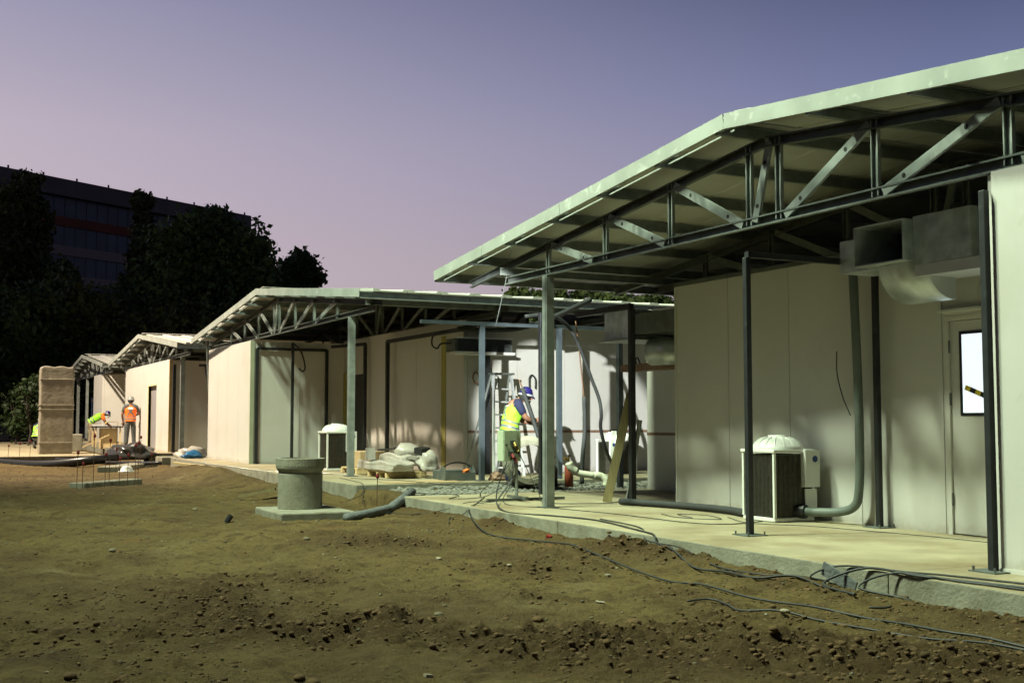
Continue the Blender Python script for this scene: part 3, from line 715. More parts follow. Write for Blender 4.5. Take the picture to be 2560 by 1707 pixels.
m.add([Vector(v) + Vector((.004, 0, 0)) for v in vs] + [Vector(v) + Vector((-.004, 0, 0)) for v in vs], [tuple(range(k)), tuple(range(k, 2 * k))[::-1]] + [(i, (i + 1) % k, k + (i + 1) % k, k + i) for i in range(k)])
m.build('elbow_cheek', 'alu', T)
MB().b2((-7.25, 8.62, 2.30), (-6.85, 8.78, 2.52)).build('duct_outlet', 'dark_gap', T)
MB().b2((-7.30, 8.55, 2.265), (-6.85, 8.79, 2.295)).build('outlet_flange', 'alu', T)
T = thing('ventilation_unit', 'boxy ventilation unit with a round spigot, hung in the gap above the plank', 'ventilator', (-14.2, 9.3, 2.4))
MB().b2((-14.75, 8.95, 2.42), (-14.1, 9.75, 2.82)).build('unit_box', 'alu_sheet', T)
MB().b2((-14.09, 9.0, 2.46), (-12.5, 9.7, 2.74)).build('duct_run', 'galv_dark', T)
MB().b2((-14.85, 8.9, 2.385), (-14.0, 9.8, 2.41)).build('drip_tray', 'galv', T)
m = MB().lathe([(.19, 0), (.19, .75), (.178, .75), (.178, 0)], (-13.95, 9.25, 2.21), 24, (.95, .3, 0), closed=True); m.build('round_spigot', 'alu_sheet', T, smooth=True)
# fan coil on the shaded wall above the ladder
T = thing('fan_coil_unit', 'flat fan coil unit with a dark grille, mounted above the step ladder', 'fan coil', (-20.4, 9.8, 2.5))
MB().b2((-20.22, 8.80, 2.52), (-19.82, 9.98, 2.76)).build('housing', 'galv_dark', T)
MB().b2((-19.818, 8.87, 2.535), (-19.805, 9.94, 2.745)).build('grille', 'fan_grille', T)
for i in range(9): MB().b2((-19.804, 8.87, 2.55 + i * .022), (-19.794, 9.94, 2.556 + i * .022)).build('slat', 'fan_grille', T)
MB().b2((-19.83, 8.80, 2.765), (-19.78, 9.98, 2.785)).build('top_rim', 'alu', T)
MB().b2((-20.0, 8.78, 2.465), (-19.72, 10.0, 2.515)).build('drain_tray', 'white_metal', T)
o = MB().tube(smooth_pts([(-20.0, 8.72, 2.9), (-20.0, 8.46, 2.82), (-20.0, 8.42, 2.64), (-20.0, 8.52, 2.57), (-20.0, 8.6, 2.66), (-20.0, 8.79, 2.67)]), .016, 7).build('drain_hose', 'cable'); single(o, 'small looped black hose left of the fan coil unit', 'hose')
# cable tray
T = thing('cable_tray', 'perforated cable tray running along the beige wall', 'cable tray', (-14.3, 9.5, 1.95))
for y in (9.40, 9.62): MB().b2((-15.05, y, 1.97), (-12.9, y + .006, 2.075)).build('side_rail', 'brown_pipe', T)
MB().b2((-15.05, 9.407, 1.97), (-12.9, 9.619, 1.976)).build('tray_bed', 'brown_pipe', T)
for x in (-14.75, -13.9):
    MB().tube(smooth_pts([(x, 9.5, 2.06), (x, 9.48, 2.14), (x + .06, 9.48, 2.17), (x + .13, 9.48, 2.08)]), .012, 6).build('cable_hook', 'cable', T)

# ------------------------------------------------------------------ hoses, rods and hooks in the gap
def cable(pts, r, label, mt='cable', cat='cable', group=None, name='cable', n=6, k=6):
    o = MB().tube(smooth_pts(pts, k), r, n).build(name, mt, smooth=True); return single(o, label, cat, group)
cable([(-16.9, 8.75, 2.93), (-16.9, 9.2, 2.97), (-16.9, 9.55, 2.80), (-16.95, 9.80, 2.45), (-17, 10.05, 1.95), (-17, 10.2, 1.6), (-17, 10.24, 1.35), (-17.2, 10.35, 1.1), (-17.6, 10.7, .72), (-18.2, 11.2, .45)], .03, 'thick black hose arching down in front of the brightly lit wall', 'insul', 'hose', None, 'hose', 10)
cable([(-17, 9.75, 2.9), (-17, 9.83, 2.3), (-17, 9.9, 1.7), (-17, 9.91, 1.6)], .011, 'bare copper pipe rising out of black insulation before the lit wall', 'copper', 'pipe', None, 'copper_pipe')
cable([(-17, 9.91, 1.64), (-17, 9.92, 1.1), (-17, 9.87, .6), (-17.0, 9.86, .2)], .036, 'upright black insulation sleeve below the bare copper pipe', 'insul', 'tube', None, 'insulation_tube', 10)
cable([(-13.28, 6.7, 3.50), (-13.5, 6.7, 3.0), (-13.79, 6.7, 2.46)], .005, 'thin steel rod dangling from the near canopy eave', 'galv_dark', 'rod', None, 'hanging_rod')
cable([(-26.6, 7.75, 3.0), (-26.6, 7.9, 2.85), (-26.6, 8.0, 2.5), (-26.6, 7.95, 2.38), (-26.6, 7.85, 2.45)], .02, 'black cable loop hanging from the frame top over the side wall')
cable([(-20.2, 9.4, 3.05), (-20.1, 9.1, 2.98), (-19.8, 8.9, 2.93), (-19.5, 9.3, 2.9), (-19.4, 10.0, 2.96), (-17.3, 9.6, 3.02), (-15.6, 9.2, 3.1)], .045, 'thick black bundle of pipes slung below the roof over the ladder', 'insul', 'pipe', None, 'pipe_bundle')
for i, (y, z) in enumerate(((10.55, 1.98), (9.75, 1.98))):
    cable([(-20.2, y, z - .12), (-20.2, y, z + .08), (-20.2, y + .06, z + .14), (-20.2, y + .13, z + .06), (-20.2, y + .13, z - .12)], .016, ('dark wall hook on the lit wall between the two blue posts', 'pale wall hook on the lit wall close beside the black post')[i], ('dark_steel', 'galv')[i], 'hook', None, 'wall_hook')
cable([(-20.15, 9.36, 1.95), (-20.15, 9.32, 2.06), (-20.15, 9.38, 2.16), (-20.15, 9.46, 2.06), (-20.15, 9.42, 1.95), (-20.15, 9.36, 1.95)], .018, 'small reddish coil of hose hung on the shaded wall above the ladder', 'brown_pipe', 'hose', None, 'hose_coil')

# ------------------------------------------------------------------ step ladder
T = thing('step_ladder', 'aluminium step ladder standing open behind the worker with the pipe', 'ladder', (-19.6, 9.6, S2))
fl0, fr0, fl1, fr1 = Vector((-19.2, 9.3, .2)), Vector((-19.2, 9.92, .2)), Vector((-19.62, 9.50, 2.12)), Vector((-19.62, 9.86, 2.10))
for a, b in ((fl0, fl1), (fr0, fr1)): MB().beam(a, b, .03, .065, up=(1, 0, 0)).build('stile', 'alu', T)
for i in range(7):
    t = .1 + i * .125; MB().beam(fl0.lerp(fl1, t), fr0.lerp(fr1, t), .07, .025).build('tread', 'alu', T)
for a, b in (((-20.1, 9.12, .2), (-19.64, 9.46, 2.1)), ((-20.1, 9.80, .2), (-19.64, 9.83, 2.08))): MB().beam(a, b, .022, .045, up=(1, 0, 0)).build('rear_leg', 'galv', T)
MB().b2((-19.72, 9.44, 2.09), (-19.55, 9.9, 2.125)).build('top_cap', 'galv_dark', T)

# ------------------------------------------------------------------ site equipment on the slabs
T = thing('electrical_cabinet', 'pale green electrical cabinet on a steel stand trailing black cables', 'cabinet', (-14.3, 7.0, S1))
ang = R(0)
MB().b2((-14.35, 7.00, .70), (-14.17, 7.27, 1.115)).build('cabinet_box', 'ebox', T, bevel=.006)
dr = MB().b2((-14.168, 7.01, .71), (-14.150, 7.20, 1.105)).build('door', 'ebox', T)
MB().tube([(-14.148, 7.04, .92), (-14.13, 7.04, .92)], .012, 8).build('latch', 'black_plastic', dr)
MB().tube([(-14.2, 7.22, S1 + .02), (-14.2, 7.22, .70)], .022, 8).build('stand_pole', 'galv', T)
for p, q in (((-14.2, 6.78, S1 + .018), (-14.2, 7.95, S1 + .018)), ((-14.45, 7.22, S1 + .05), (-13.9, 7.22, S1 + .05))): MB().beam(p, q, .045, .035).build('stand_foot', 'galv_dark', T)
MB().tube([(-14.2, 6.95, S1 + .04), (-14.2, 7.21, .52)], .012, 6).build('brace', 'galv_dark', T)
for i, (dy, z) in enumerate(((.06, .95), (.10, .88), (.03, .80), (.12, .83), (.07, .74))):
    s = MB().box((-14.115, 7.06 + dy, z), (.07, .045, .05)).build('socket', 'black_plastic', T)
    MB().tube([(-14.07, 7.06 + dy, z), (-14.03, 7.06 + dy, z - .05)], .02, 8).build('plug', ('brass', 'brass', 'red_cap', 'black_plastic', 'red_cap')[i], s)

# concrete ring standing upright near the worker
T = thing('concrete_ring', 'upright concrete pipe ring with a flared socket beside the worker', 'concrete pipe', (-16.6, 8.88, .2))
m = MB(); ax = (.93, -.36, 0); c = Vector((-16.75, 8.70, .60))
m.lathe([(.40, .0), (.40, .22), (.34, .30), (.34, .62), (.27, .62), (.27, .26), (.32, .18), (.32, 0)], c, 40, ax, closed=True); m.build('ring_wall', 'concrete_side', T, smooth=False)
# gas cylinders
def gas(x, y, z, r, h, mt, label):
    T = thing('gas_cylinder', label, 'gas cylinder', (x, y, z), 'gas cylinders in the gap')
    MB().lathe([(0, 0), (r, 0), (r, h * .78), (r * .85, h * .87), (r * .35, h * .93), (r * .3, h)], (x, y, z), 20).build('cylinder_body', mt, T, smooth=True)
    MB().tube([(x, y, z + h), (x, y, z + h + .09)], .016, 8).build('valve', 'brass', T)
    MB().tube([(x, y, z + h + .09), (x, y, z + h + .115)], .035, 8).build('valve_wheel', 'dark_steel', T)
    MB().tube([(x, y, z + h + .05), (x + .02, y - .10, z + h + .06)], .028, 8).build('regulator', 'brass', T)
gas(-16.8, 9.50, .15, .072, .42, 'red_gas', 'short red gas cylinder with brass valve in the gap')
gas(-16.85, 9.24, .15, .07, .40, 'dark_gas', 'dark gas cylinder left of the red one')
T = thing('bottle', 'blue plastic water bottle standing inside the concrete ring opening', 'bottle', (-16.95, 8.98, .2))
MB().lathe([(0, 0), (.085, 0), (.088, .16), (.07, .2), (.03, .235), (.03, .26), (0, .26)], (-17.3, 8.78, .22), 16).build('bottle_body', 'blue_bottle', T, smooth=True)
MB().tube([(-17.3, 8.78, .48), (-17.3, 8.78, .51)], .034, 10).build('cap', 'black_plastic', T)
T = thing('drain_pipe', 'white plastic drain pipe with two elbows on the gravel', 'pipe', (-16.4, 9.6, .2))
MB().tube(smooth_pts([(-16.5, 9.36, .52), (-16.5, 9.42, .44), (-16.48, 9.5, .40), (-16.42, 9.75, .36)]), .055, 12).build('pipe_run', 'pvc_white', T, smooth=True)
MB().tube(smooth_pts([(-16.42, 9.74, .362), (-16.40, 9.86, .345), (-16.36, 9.93, .29), (-16.35, 9.94, .20)]), .064, 12).build('elbow', 'pvc_white', T, smooth=True)
MB().tube(smooth_pts([(-16.5, 9.33, .57), (-16.5, 9.37, .49), (-16.49, 9.45, .43)]), .064, 12).build('elbow', 'pvc_white', T, smooth=True)
o = MB().beam((-13.40, 8.15, S1), (-13.22, 8.42, 1.60), .115, .045, up=(.8, -.5, .3)).build('plank', 'wood'); single(o, 'wide raw timber plank leaning on the dark post', 'plank')
o = MB().chan((-13.26, 8.38, S1), (-13.12, 8.50, 1.25), .05, .03, .005, up=(1, 0, 0)).build('steel_strip', 'galv'); single(o, 'thin steel strip leaning beside the timber plank', 'strip')

# pallet with wrapped goods
def pallet(cx, cy, z, lx, ly, label, mt='wood_pale'):
    T = thing('pallet', label, 'pallet', (cx, cy, z), 'wooden pallets on the slab')
    for i in range(3): MB().box((cx + (i - 1) * (lx / 2 - .05), cy, z + .05), (.09, ly, .085)).build('bearer', mt, T)
    for i in range(6): MB().box((cx, cy + (i - 2.5) * (ly / 6), z + .105), (lx, ly / 6 - .03, .02)).build('deck_board', mt, T)
    return T
pallet(-21.6, 7.75, S2, .95, .75, 'wooden pallet carrying the cardboard box by the tall post')
pallet(-19.9, 7.70, S2, 1.0, .75, 'wooden pallet carrying the white wrapped bundles')
o = MB().b2((-22.0, 7.5, S2 + .118), (-21.3, 8.0, S2 + .42)).build('cardboard_box', 'cardboard', bevel=.01); single(o, 'brown cardboard box on the pallet behind the tall post', 'box')
def lump(name, c, size, mt, label, cat, seed, amp=.25, group=None, n=3, sub=None):
    bm = bmesh.new(); bmesh.ops.create_icosphere(bm, subdivisions=n, radius=1)
    r = random.Random(seed); ph = [r.uniform(0, 9) for _ in range(9)]
    for v in bm.verts:
        p = v.co.copy(); q = 1 + amp * (math.sin(3.1 * p.x + ph[0]) * math.cos(2.7 * p.y + ph[1]) + .6 * math.sin(5.3 * p.z + ph[2] + 4 * p.x) + .5 * math.sin(8.1 * p.y + ph[3] + 5 * p.z)) + r.uniform(-.05, .05) * amp * 4
        b = p * q
        b.z = max(b.z, -.55)
        v.co = Vector((b.x * size[0], b.y * size[1], (b.z + .55) * size[2])) + Vector(c)
    me = bpy.data.meshes.new(name); bm.to_mesh(me); bm.free(); me.materials.append(M[mt])
    me.polygons.foreach_set('use_smooth', [True] * len(me.polygons))
    o = bpy.data.objects.new(name, me); COL.objects.link(o)
    if label is not None: single(o, label, cat, group)
    return o
def bundle(lo, hi, mt, label, skew=0.0, seed=1):
    r = random.Random(seed); m = MB(); nx_, ny_, nz_ = 12, 5, 3
    x0, y0, z0 = lo; x1, y1, z1 = hi
    bm = bmesh.new(); bmesh.ops.create_cube(bm, size=1); bmesh.ops.subdivide_edges(bm, edges=bm.edges, cuts=6, use_grid_fill=True)
    for v in bm.verts:
        p = v.co + Vector((.5, .5, .5)); j = [r.uniform(-.012, .012) for _ in range(3)]
        sag = .03 * math.sin(p.x * 7 + seed) + .02 * math.sin(p.y * 9 + p.x * 5)
        v.co = Vector((x0 + (x1 - x0) * p.x + j[0] + skew * p.z, y0 + (y1 - y0) * p.y + j[1] + .02 * math.sin(p.x * 11), z0 + (z1 - z0) * p.z + (j[2] + sag) * p.z))
    me = bpy.data.meshes.new('wrapped_bundle'); bm.to_mesh(me); bm.free(); me.materials.append(M[mt])
    o = bpy.data.objects.new('wrapped_bundle', me); COL.objects.link(o)
    sb = o.modifiers.new('s', 'SUBSURF'); sb.levels = 1; sb.render_levels = 1
    return single(o, label, 'bundle', 'plastic wrapped bundles on the pallets')
bundle((-21.0, 7.30, S2 + .12), (-19.1, 7.75, S2 + .28), 'wrap_white', 'long low white wrapped bundle at the front of the pallet', .05, 3)
bundle((-20.9, 7.70, S2 + .20), (-19.5, 8.10, S2 + .40), 'wrap_white', 'upper white wrapped bundle behind the long low one', .04, 5)
lump('wrapped_bag', (-20.0, 7.95, S2 + .36), (.20, .24, .15), 'wrap_white', 'puffy white plastic bag on top of the wrapped bundles', 'bag', 4, .12)
lump('wrapped_bag', (-19.2, 8.02, S2 + .12), (.16, .2, .20), 'wrap_white', 'crumpled clear plastic at the right end of the pallet', 'bag', 9, .25)
o = MB().box((-19.55, 8.05, S2 + .47), (.20, .22, .12), (.1, .1, .4)).build('carton', 'black_plastic', bevel=.01); single(o, 'small black carton on the wrapped bundles', 'carton')
o = MB().box((-21.0, 8.0, S2 + .47), (.55, .22, .03), (0, -.08, .25)).build('board', 'dark_steel'); single(o, 'dark board end lying over the cardboard box', 'board')
o = MB().prism([(-.11, 0), (.11, 0), (.03, .22), (-.02, .22)], (-20.85, 7.45, S2 + .28), (-20.8, 7.62, S2 + .28)).build('wrapped_offcut', 'wrap_white'); single(o, 'pointed white wrapped offcut sticking up from the bundle', 'offcut')
o = MB().b2((-18.95, 8.0, S2 + .002), (-18.55, 8.5, S2 + .16)).build('grey_case', 'galv_dark', bevel=.01); single(o, 'low grey metal case left of the toolbox', 'case')
# toolbox tote
T = thing('toolbox', 'open grey metal toolbox with arched carrying handle', 'toolbox', (-18.25, 8.2, S2))
x0, x1, y0, y1, z0 = -18.4, -18.12, 7.88, 8.44, S2 + .004
m = MB(); m.b2((x0, y0, z0), (x1, y1, z0 + .012)); m.b2((x1 - .012, y0, z0 + .012), (x1, y1, z0 + .13)); m.b2((x0, y0, z0 + .012), (x0 + .012, y1, z0 + .13)); m.build('tray', 'galv_dark', T)
for y in (y0, y1 - .012):
    m = MB(); m.prism([(-.14, 0), (.14, 0), (.14, .13), (.03, .24), (-.03, .24), (-.14, .13)], ((x0 + x1) / 2, y, z0), ((x0 + x1) / 2, y + .012, z0)); m.build('end_plate', 'galv_dark', T)
MB().tube(smooth_pts([(-18.26, y0 + .01, z0 + .22), (-18.26, y0 + .14, z0 + .28), (-18.26, 8.16, z0 + .30), (-18.26, y1 - .14, z0 + .28), (-18.26, y1 - .01, z0 + .22)]), .014, 8).build('handle', 'black_plastic', T)
o = MB().box((-18.2, 8.3, z0 + .13), (.06, .10, .10), (.3, .2, .3)).build('plastic_part', 'orange'); single(o, 'orange plastic part inside the toolbox', 'part')
o = MB().b2((-18.35, 6.75, S2 + .003), (-17.75, 8.05, S2 + .010)).build('cardboard_sheet', 'cardboard'); single(o, 'flat brown cardboard sheet on the slab before the toolbox', 'cardboard')
o = lump('cloth', (-17.95, 8.75, S2), (.15, .12, .09), 'brown_pipe', 'crumpled brown cloth right of the toolbox', 'cloth', 21, .3)

# ------------------------------------------------------------------ concrete manhole cylinder and footing
T = thing('concrete_cylinder', 'grey concrete manhole cylinder with a wider collar on its top', 'concrete cylinder', (-15.45, 4.60, .05))
MB().lathe([(.295, 0), (.295, .45), (.285, .48), (.32, .53), (.325, .56), (.327, .66), (.27, .665), (.265, .50), (.24, .45), (.24, 0)], (-15.45, 4.60, .08), 48, None, closed=True).build('cylinder_wall', 'concrete_side', T, smooth=False)
m = MB(); m.b2((-15.95, 4.12, -.12), (-14.66, 5.10, .075)); o = m.build('footing', 'concrete_side', bevel=.02); single(o, 'low concrete footing slab under the concrete cylinder', 'footing')
o = MB().tube([gpt((-14.43,4.91,0.04), .03), gpt((-14.76,5.28,0.05), .05), gpt((-15.30,5.83,0.07), .06), gpt((-16.16,6.50,0.08), .05)], .062, 12).build('drainage_pipe', 'geotextile', smooth=True); single(o, 'grey fabric wrapped drainage pipe between footing and near slab', 'pipe')

# ------------------------------------------------------------------ items at the left
T = thing('wrapped_crate', 'tall plastic wrapped grey crate standing on the left slab', 'crate', (-39.5, 3.85, .2))
bm = bmesh.new(); bmesh.ops.create_cube(bm, size=1); bmesh.ops.subdivide_edges(bm, edges=bm.edges, cuts=14, use_grid_fill=True)
for v in bm.verts:
    p = v.co.copy(); w = 1 + .012 * math.sin(p.z * 23) + .012 * math.sin(p.y * 17 + p.z * 9)
    q = Vector((p.x * .62 * w, p.y * .98 * w, (p.z + .5) * 2.72))
    if abs(p.z) < .06: q.x *= .985; q.y *= .985
    if p.z > .36 and p.z < .47: q.x *= .97
    q.z += .02 * math.sin(p.y * 14) * (p.z > .45)
    v.co = q + Vector((-39.5, 3.85, .2))
me = bpy.data.meshes.new('wrapped_body'); bm.to_mesh(me); bm.free()
for v in me.vertices: v.co -= OFF[T]
me.materials.append(M['plastic_wrap']); o = bpy.data.objects.new('wrapped_body', me); COL.objects.link(o); o.parent = T; OFF[o] = OFF[T]
sb = o.modifiers.new('s', 'SUBSURF'); sb.levels = 1; sb.render_levels = 1
for z, h in ((1.72, .03), (1.58, .025), (.55, .025), (2.52, .03)):
    MB().box((-39.5, 3.85, z), (.655, 1.015, h)).build('strap_band', 'plastic_wrap', T, bevel=.008)
cable([(-41.5, .2, .30), (-39.6, 1.0, .16), (-37.3, 1.85, .06), (-35.5, 2.6, .02), (-34.3, 3.3, .05), (-33.6, 4.1, .16), (-33.8, 4.9, .22)], .12, 'thick black corrugated conduit sagging in front of the left slab', 'black_plastic', 'pipe', None, 'conduit', 12)
cable([(-36.6, 3.6, .12), (-34.3, 4.3, .10), (-32.2, 5.1, .12), (-31.2, 5.6, .15)], .05, 'thinner black conduit lying behind the sagging one', 'black_plastic', 'pipe', None, 'conduit', 10)
o = MB().beam((-22.80,2.60,0.03), (-24.02,3.83,0.03), .34, .16).build('low_footing', 'concrete_side', bevel=.02); single(o, 'low pale concrete footing strip set in the soil, left of the cylinder', 'footing')
o = MB().beam((-29.82,4.10,0.00), (-32.91,5.59,0.00), .5, .26).build('low_footing', 'concrete_side', bevel=.02); single(o, 'short concrete beam stub in the soil below the black conduit', 'footing')
o = MB().b2((-35.4, 6.2, -.1), (-34.4, 8.3, .20)).build('pier_block', 'concrete_side', bevel=.02); single(o, 'concrete block beside the black plastic heap', 'block')
o = MB().b2((-50.5, -3.5, .05), (-47.3, 1.2, .52)).build('low_platform', 'concrete_side', bevel=.02); single(o, 'low concrete platform at the left edge of the photo', 'platform')
lump('plastic_sheet_heap', (-36.6, 5.75, .08), (.62, .75, .30), 'bag_black', 'crumpled black plastic sheet heap before the third building', 'plastic sheet', 14, .22, n=4)
lump('cloth_heap', (-32.6, 6.65, S2 - .02), (.35, .40, .20), 'wrap_white', 'white sack slumped on the second slab beside the black post', 'sack', 17, .25)
lump('cloth_heap', (-32.0, 6.55, S2 - .02), (.22, .28, .12), 'blue_bottle', 'blue cloth lying against the white sack', 'cloth', 18, .3)
o = MB().lathe([(.19, 0), (.19, .02), (.15, .025), (.135, .09), (.08, .14), (0, .155)], gpt((-29.36,4.48,0.02), .0), 20).build('hard_hat', 'white_metal', smooth=True); single(o, 'white hard hat shaped cap lying upside on the soil', 'hard hat')
# planks
def plank(a, b, w, t, label, mt='wood'):
    o = MB().beam(a, b, w, t).build('plank', mt); return single(o, label, 'plank', 'loose planks on the site')
plank(gpt((-27.4, 5.2), .1), gpt((-26.0, 6.0), .06), .10, .05, 'pale plank lying at the edge of the second slab', 'wood_pale')
plank(gpt((-18.6, 4.55), .06), gpt((-18.3, 5.05), .16), .10, .04, 'short plank propped in the soil left of the cylinder')
plank((-43.2, 4.9, .22), (-43.0, 5.95, .75), .14, .05, 'plank leaning from the left slab towards the work table', 'wood_pale')
# rebar starter bars with red caps
GRB = 'upright rebar starter bars with red caps'
def rebar(x, y, z0, z1, label):
    T = thing('rebar', label, 'rebar', (x, y, z0), GRB)
    MB().tube([(x, y, z0), (x + .01, y, (z0 + z1) / 2), (x, y + .01, z1)], .006, 5).build('bar', 'rust', T)
    MB().lathe([(0, .055), (.018, .05), (.026, .02), (.026, 0), (.015, -.02)], (x, y + .01, z1), 10).build('cap', 'red_cap', T)
k = 0
LB = 'thin rusty starter bar with a red cap rising from the low footings at left'
for (p, tz_) in (((-22.27,2.55,0.10), .66), ((-22.51,2.67,0.10), .45), ((-22.70,2.88,0.10), .95), ((-22.89,3.11,0.10), .60), ((-23.01,3.20,0.10), .86), ((-23.07,3.39,0.10), .52), ((-23.15,3.55,0.10), .58), ((-23.24,3.70,0.10), .76), ((-23.52,3.80,0.10), .80), ((-29.14,4.20,0.10), .55), ((-29.86,4.87,0.10), .82), ((-30.25,5.20,0.10), .40), ((-36.93,2.34,0.10), .50), ((-36.79,2.63,0.10), .56), ((-36.65,2.90,0.10), .62)):
    rebar(p[0], p[1], float(gz(p[0], p[1])), tz_, LB)
rebar(-16.35, 6.02, 0.0, .42, 'single capped starter bar in the ditch between the two near slabs')
# work table with crate
T = thing('work_table', 'improvised work table with a dark top beside the orange vest worker', 'table', (-45.6, 6.0, S3))
MB().b2((-46.2, 5.72, .98), (-45.2, 6.75, 1.03)).build('table_top', 'dark_steel', T)
for a in (-46.1, -45.3):
    for b in (5.8, 6.65): MB().box((a, b, (S3 + .98) / 2), (.05, .05, .98 - S3)).build('leg', 'wood_pale', T)
o = MB().b2((-45.95, 6.0, .2), (-45.45, 6.55, .96)).build('plywood_crate', 'wood_pale', bevel=.01); single(o, 'pale plywood crate under the work table', 'crate')
o = MB().b2((-46.1, 5.75, 1.035), (-45.6, 6.1, 1.08)).build('cut_board', 'white_metal'); single(o, 'white panel offcut on the work table', 'panel')
m = MB(); m.tube(smooth_pts([(-45.7, 6.2, 1.04), (-45.7, 6.2, 1.16), (-45.7, 6.6, 1.18), (-45.7, 6.6, 1.04)]), .012, 6); single(m.build('clamp_bow', 'brass'), 'thin bowed clamp standing on the work table', 'clamp')
# scaffold bay at the far left building
T = thing('scaffold', 'blue steel scaffold frames under the farthest canopy', 'scaffold', (-59, 8, S4))
for x in (-57.0, -59.0, -61.0):
    for y in (7.6, 9.2):
        MB().tube([(x, y, S4), (x, y, 2.35)], .03, 7).build('upright', 'blue_scaffold', T)
    for z in (.9, 2.1): MB().tube([(x, 7.6, z), (x, 9.2, z)], .025, 7).build('ledger', 'blue_scaffold', T)
for y in (7.6, 9.2):
    for z in (1.15, 2.2): MB().tube([(-57, y, z), (-61, y, z)], .025, 7).build('ledger', 'brown_pipe' if z > 2 else 'blue_scaffold', T)
o = MB().b2((-42.6, 4.35, .2), (-41.9, 4.95, .78)).build('concrete_bin', 'concrete_side', bevel=.03); single(o, 'square concrete block right behind the wrapped crate', 'block')
# right edge: clamped brown pipe frame
T = thing('clamped_pipework', 'brown clamped pipe frame at the right edge of the photo', 'pipe', (-5.25, 6.35, S1))
for x in (-5.25, -5.05): MB().tube([(x, 6.45, S1), (x, 6.45, 1.0)], .022, 8).build('upright', 'brown_pipe', T)
MB().tube(smooth_pts([(-5.25, 6.45, .98), (-5.24, 6.45, 1.03), (-5.19, 6.45, 1.06), (-5.0, 6.45, 1.06)]), .022, 8).build('top_bend', 'brown_pipe', T)
for z in (.62, .52, .44): MB().tube([(-5.29, 6.44, z), (-5.0, 6.44, z)], .013, 6).build('clamp', 'brass', T)

# ------------------------------------------------------------------ cables on the slab and soil
CB = 'black cables trailing from the electrical cabinet'
def gcable(pts, r, label):
    q = []
    for p in pts:
        z = p[2]
        if p[1] < 6.15: z = max(z, float(gz(p[0], p[1])) + r)
        q.append((p[0], p[1], z))
    return cable(q, r * .47, label, group=CB, n=6)
s = S1 + .014
gcable([(-14.07, 7.1, .75), (-14.03, 7.05, .5), (-14.15, 6.75, .25), (-14.8, 6.5, s), (-15.4, 6.9, s), (-15.72, 6.5, s + .02), (-16.5, 6.6, .16)], .011, 'cable sweeping left from the cabinet to the end of the near slab')
gcable([(-14.07, 7.15, .78), (-14.1, 6.95, .55), (-14.5, 6.85, .3), (-15.1, 7.1, s), (-16.0, 7.4, .22), (-17.9, 7.2, .26), (-19.5, 6.7, .25)], .011, 'cable running left across the gap to the second slab')
gcable([(-14.07, 7.2, .80), (-14.0, 7.3, .55), (-13.8, 7.35, .28), (-13.5, 7.3, s), (-13.1, 7.9, s), (-12.9, 8.4, s + .03), (-13.0, 8.7, s)], .012, 'cable looping right from the cabinet towards the plank')
gcable([(-14.07, 7.1, .73), (-13.95, 7.0, .4), (-13.6, 6.75, s), (-12.6, 6.95, s), (-11.4, 7.15, s), (-10.3, 7.2, s), (-9.9, 7.45, s), (-10.0, 8.0, s)], .011, 'cable lying along the near slab towards the nearest condenser')
gcable([(-14.05, 7.0, .7), (-13.95, 6.8, .3), (-12.57,6.22,0.18), (-11.70,6.39,0.18), (-10.97,6.53,0.18), (-9.71,6.29,0.18), (-9.32,6.18,0.18), (-9.20, 6.13, .12), (-8.69,5.96,0.01), (-8.17,5.82,0.01), (-7.74,5.81,0.01), (-7.31,5.78,0.01), (-7.08,5.95,0.01), (-6.70,5.92,0.01), (-6.32,5.86,0.01), (-6.75, 5.95, .06), (-6.55, 6.17, .18), (-6.07,6.18,0.18), (-5.85,6.24,0.18), (-5.60,6.30,0.18), (-5.23,6.38,0.18)], .020, 'thick cable along the slab front that drops to the soil and climbs back')
gcable([(-13.9, 6.6, .25), (-13.6, 6.33, s), (-13.3, 6.10, .12), (-11.55,5.51,0.01), (-10.90,5.66,0.01), (-10.09,5.66,0.01), (-9.66,5.58,0.01), (-8.84,5.41,0.01), (-8.19,5.31,0.01), (-7.62,5.22,0.01), (-7.28,5.26,0.01), (-6.73,5.25,0.01), (-6.37,5.29,0.01), (-6.08,5.30,0.01), (-5.71,5.36,0.01), (-5.34,5.36,0.01), (-5.04,5.36,0.01), (-4.81,5.41,0.01), (-4.47,5.44,0.01)], .017, 'long cable crossing the soil parallel to the near slab')
gcable([(-6.77,4.76,0.01), (-6.74,4.93,0.01), (-6.51,4.91,0.01), (-6.28,4.83,0.01), (-6.01,4.93,0.01), (-5.73,5.00,0.01), (-5.46,5.05,0.01), (-5.20,5.10,0.01), (-4.96,5.16,0.01), (-4.62,5.19,0.01), (-4.29,5.22,0.01)], .016, 'second long cable on the soil nearer the viewer')
gcable([(-11.08,6.65,0.18), (-10.00,6.47,0.18), (-9.35, 6.12, .10), (-8.81,6.12,0.01), (-8.02,5.93,0.01), (-7.39,5.88,0.01), (-7.11,6.08,0.01), (-6.84,6.27,0.01), (-6.95, 6.0, .06), (-6.8, 6.16, .17), (-6.26,6.27,0.18), (-5.96,6.40,0.18), (-5.36,6.54,0.18)], .015, 'thin cable tangled with the thick one at the slab edge')
gcable([(-5.96,5.64,0.01), (-5.91,5.74,0.01), (-6.04,6.08,0.01), (-6.42, 5.98, .07), (-6.25, 6.17, .18), (-5.73,6.22,0.18), (-5.50,6.26,0.18), (-5.16,6.29,0.18)], .018, 'cable looping up over the slab edge near the right')
gcable([(-13.9, 6.8, .2), (-14.0, 6.4, s), (-14.1, 6.15, .10), (-14.4, 5.8, .03), (-14.9, 5.6, .02)], .010, 'short cable hanging over the slab front below the cabinet')
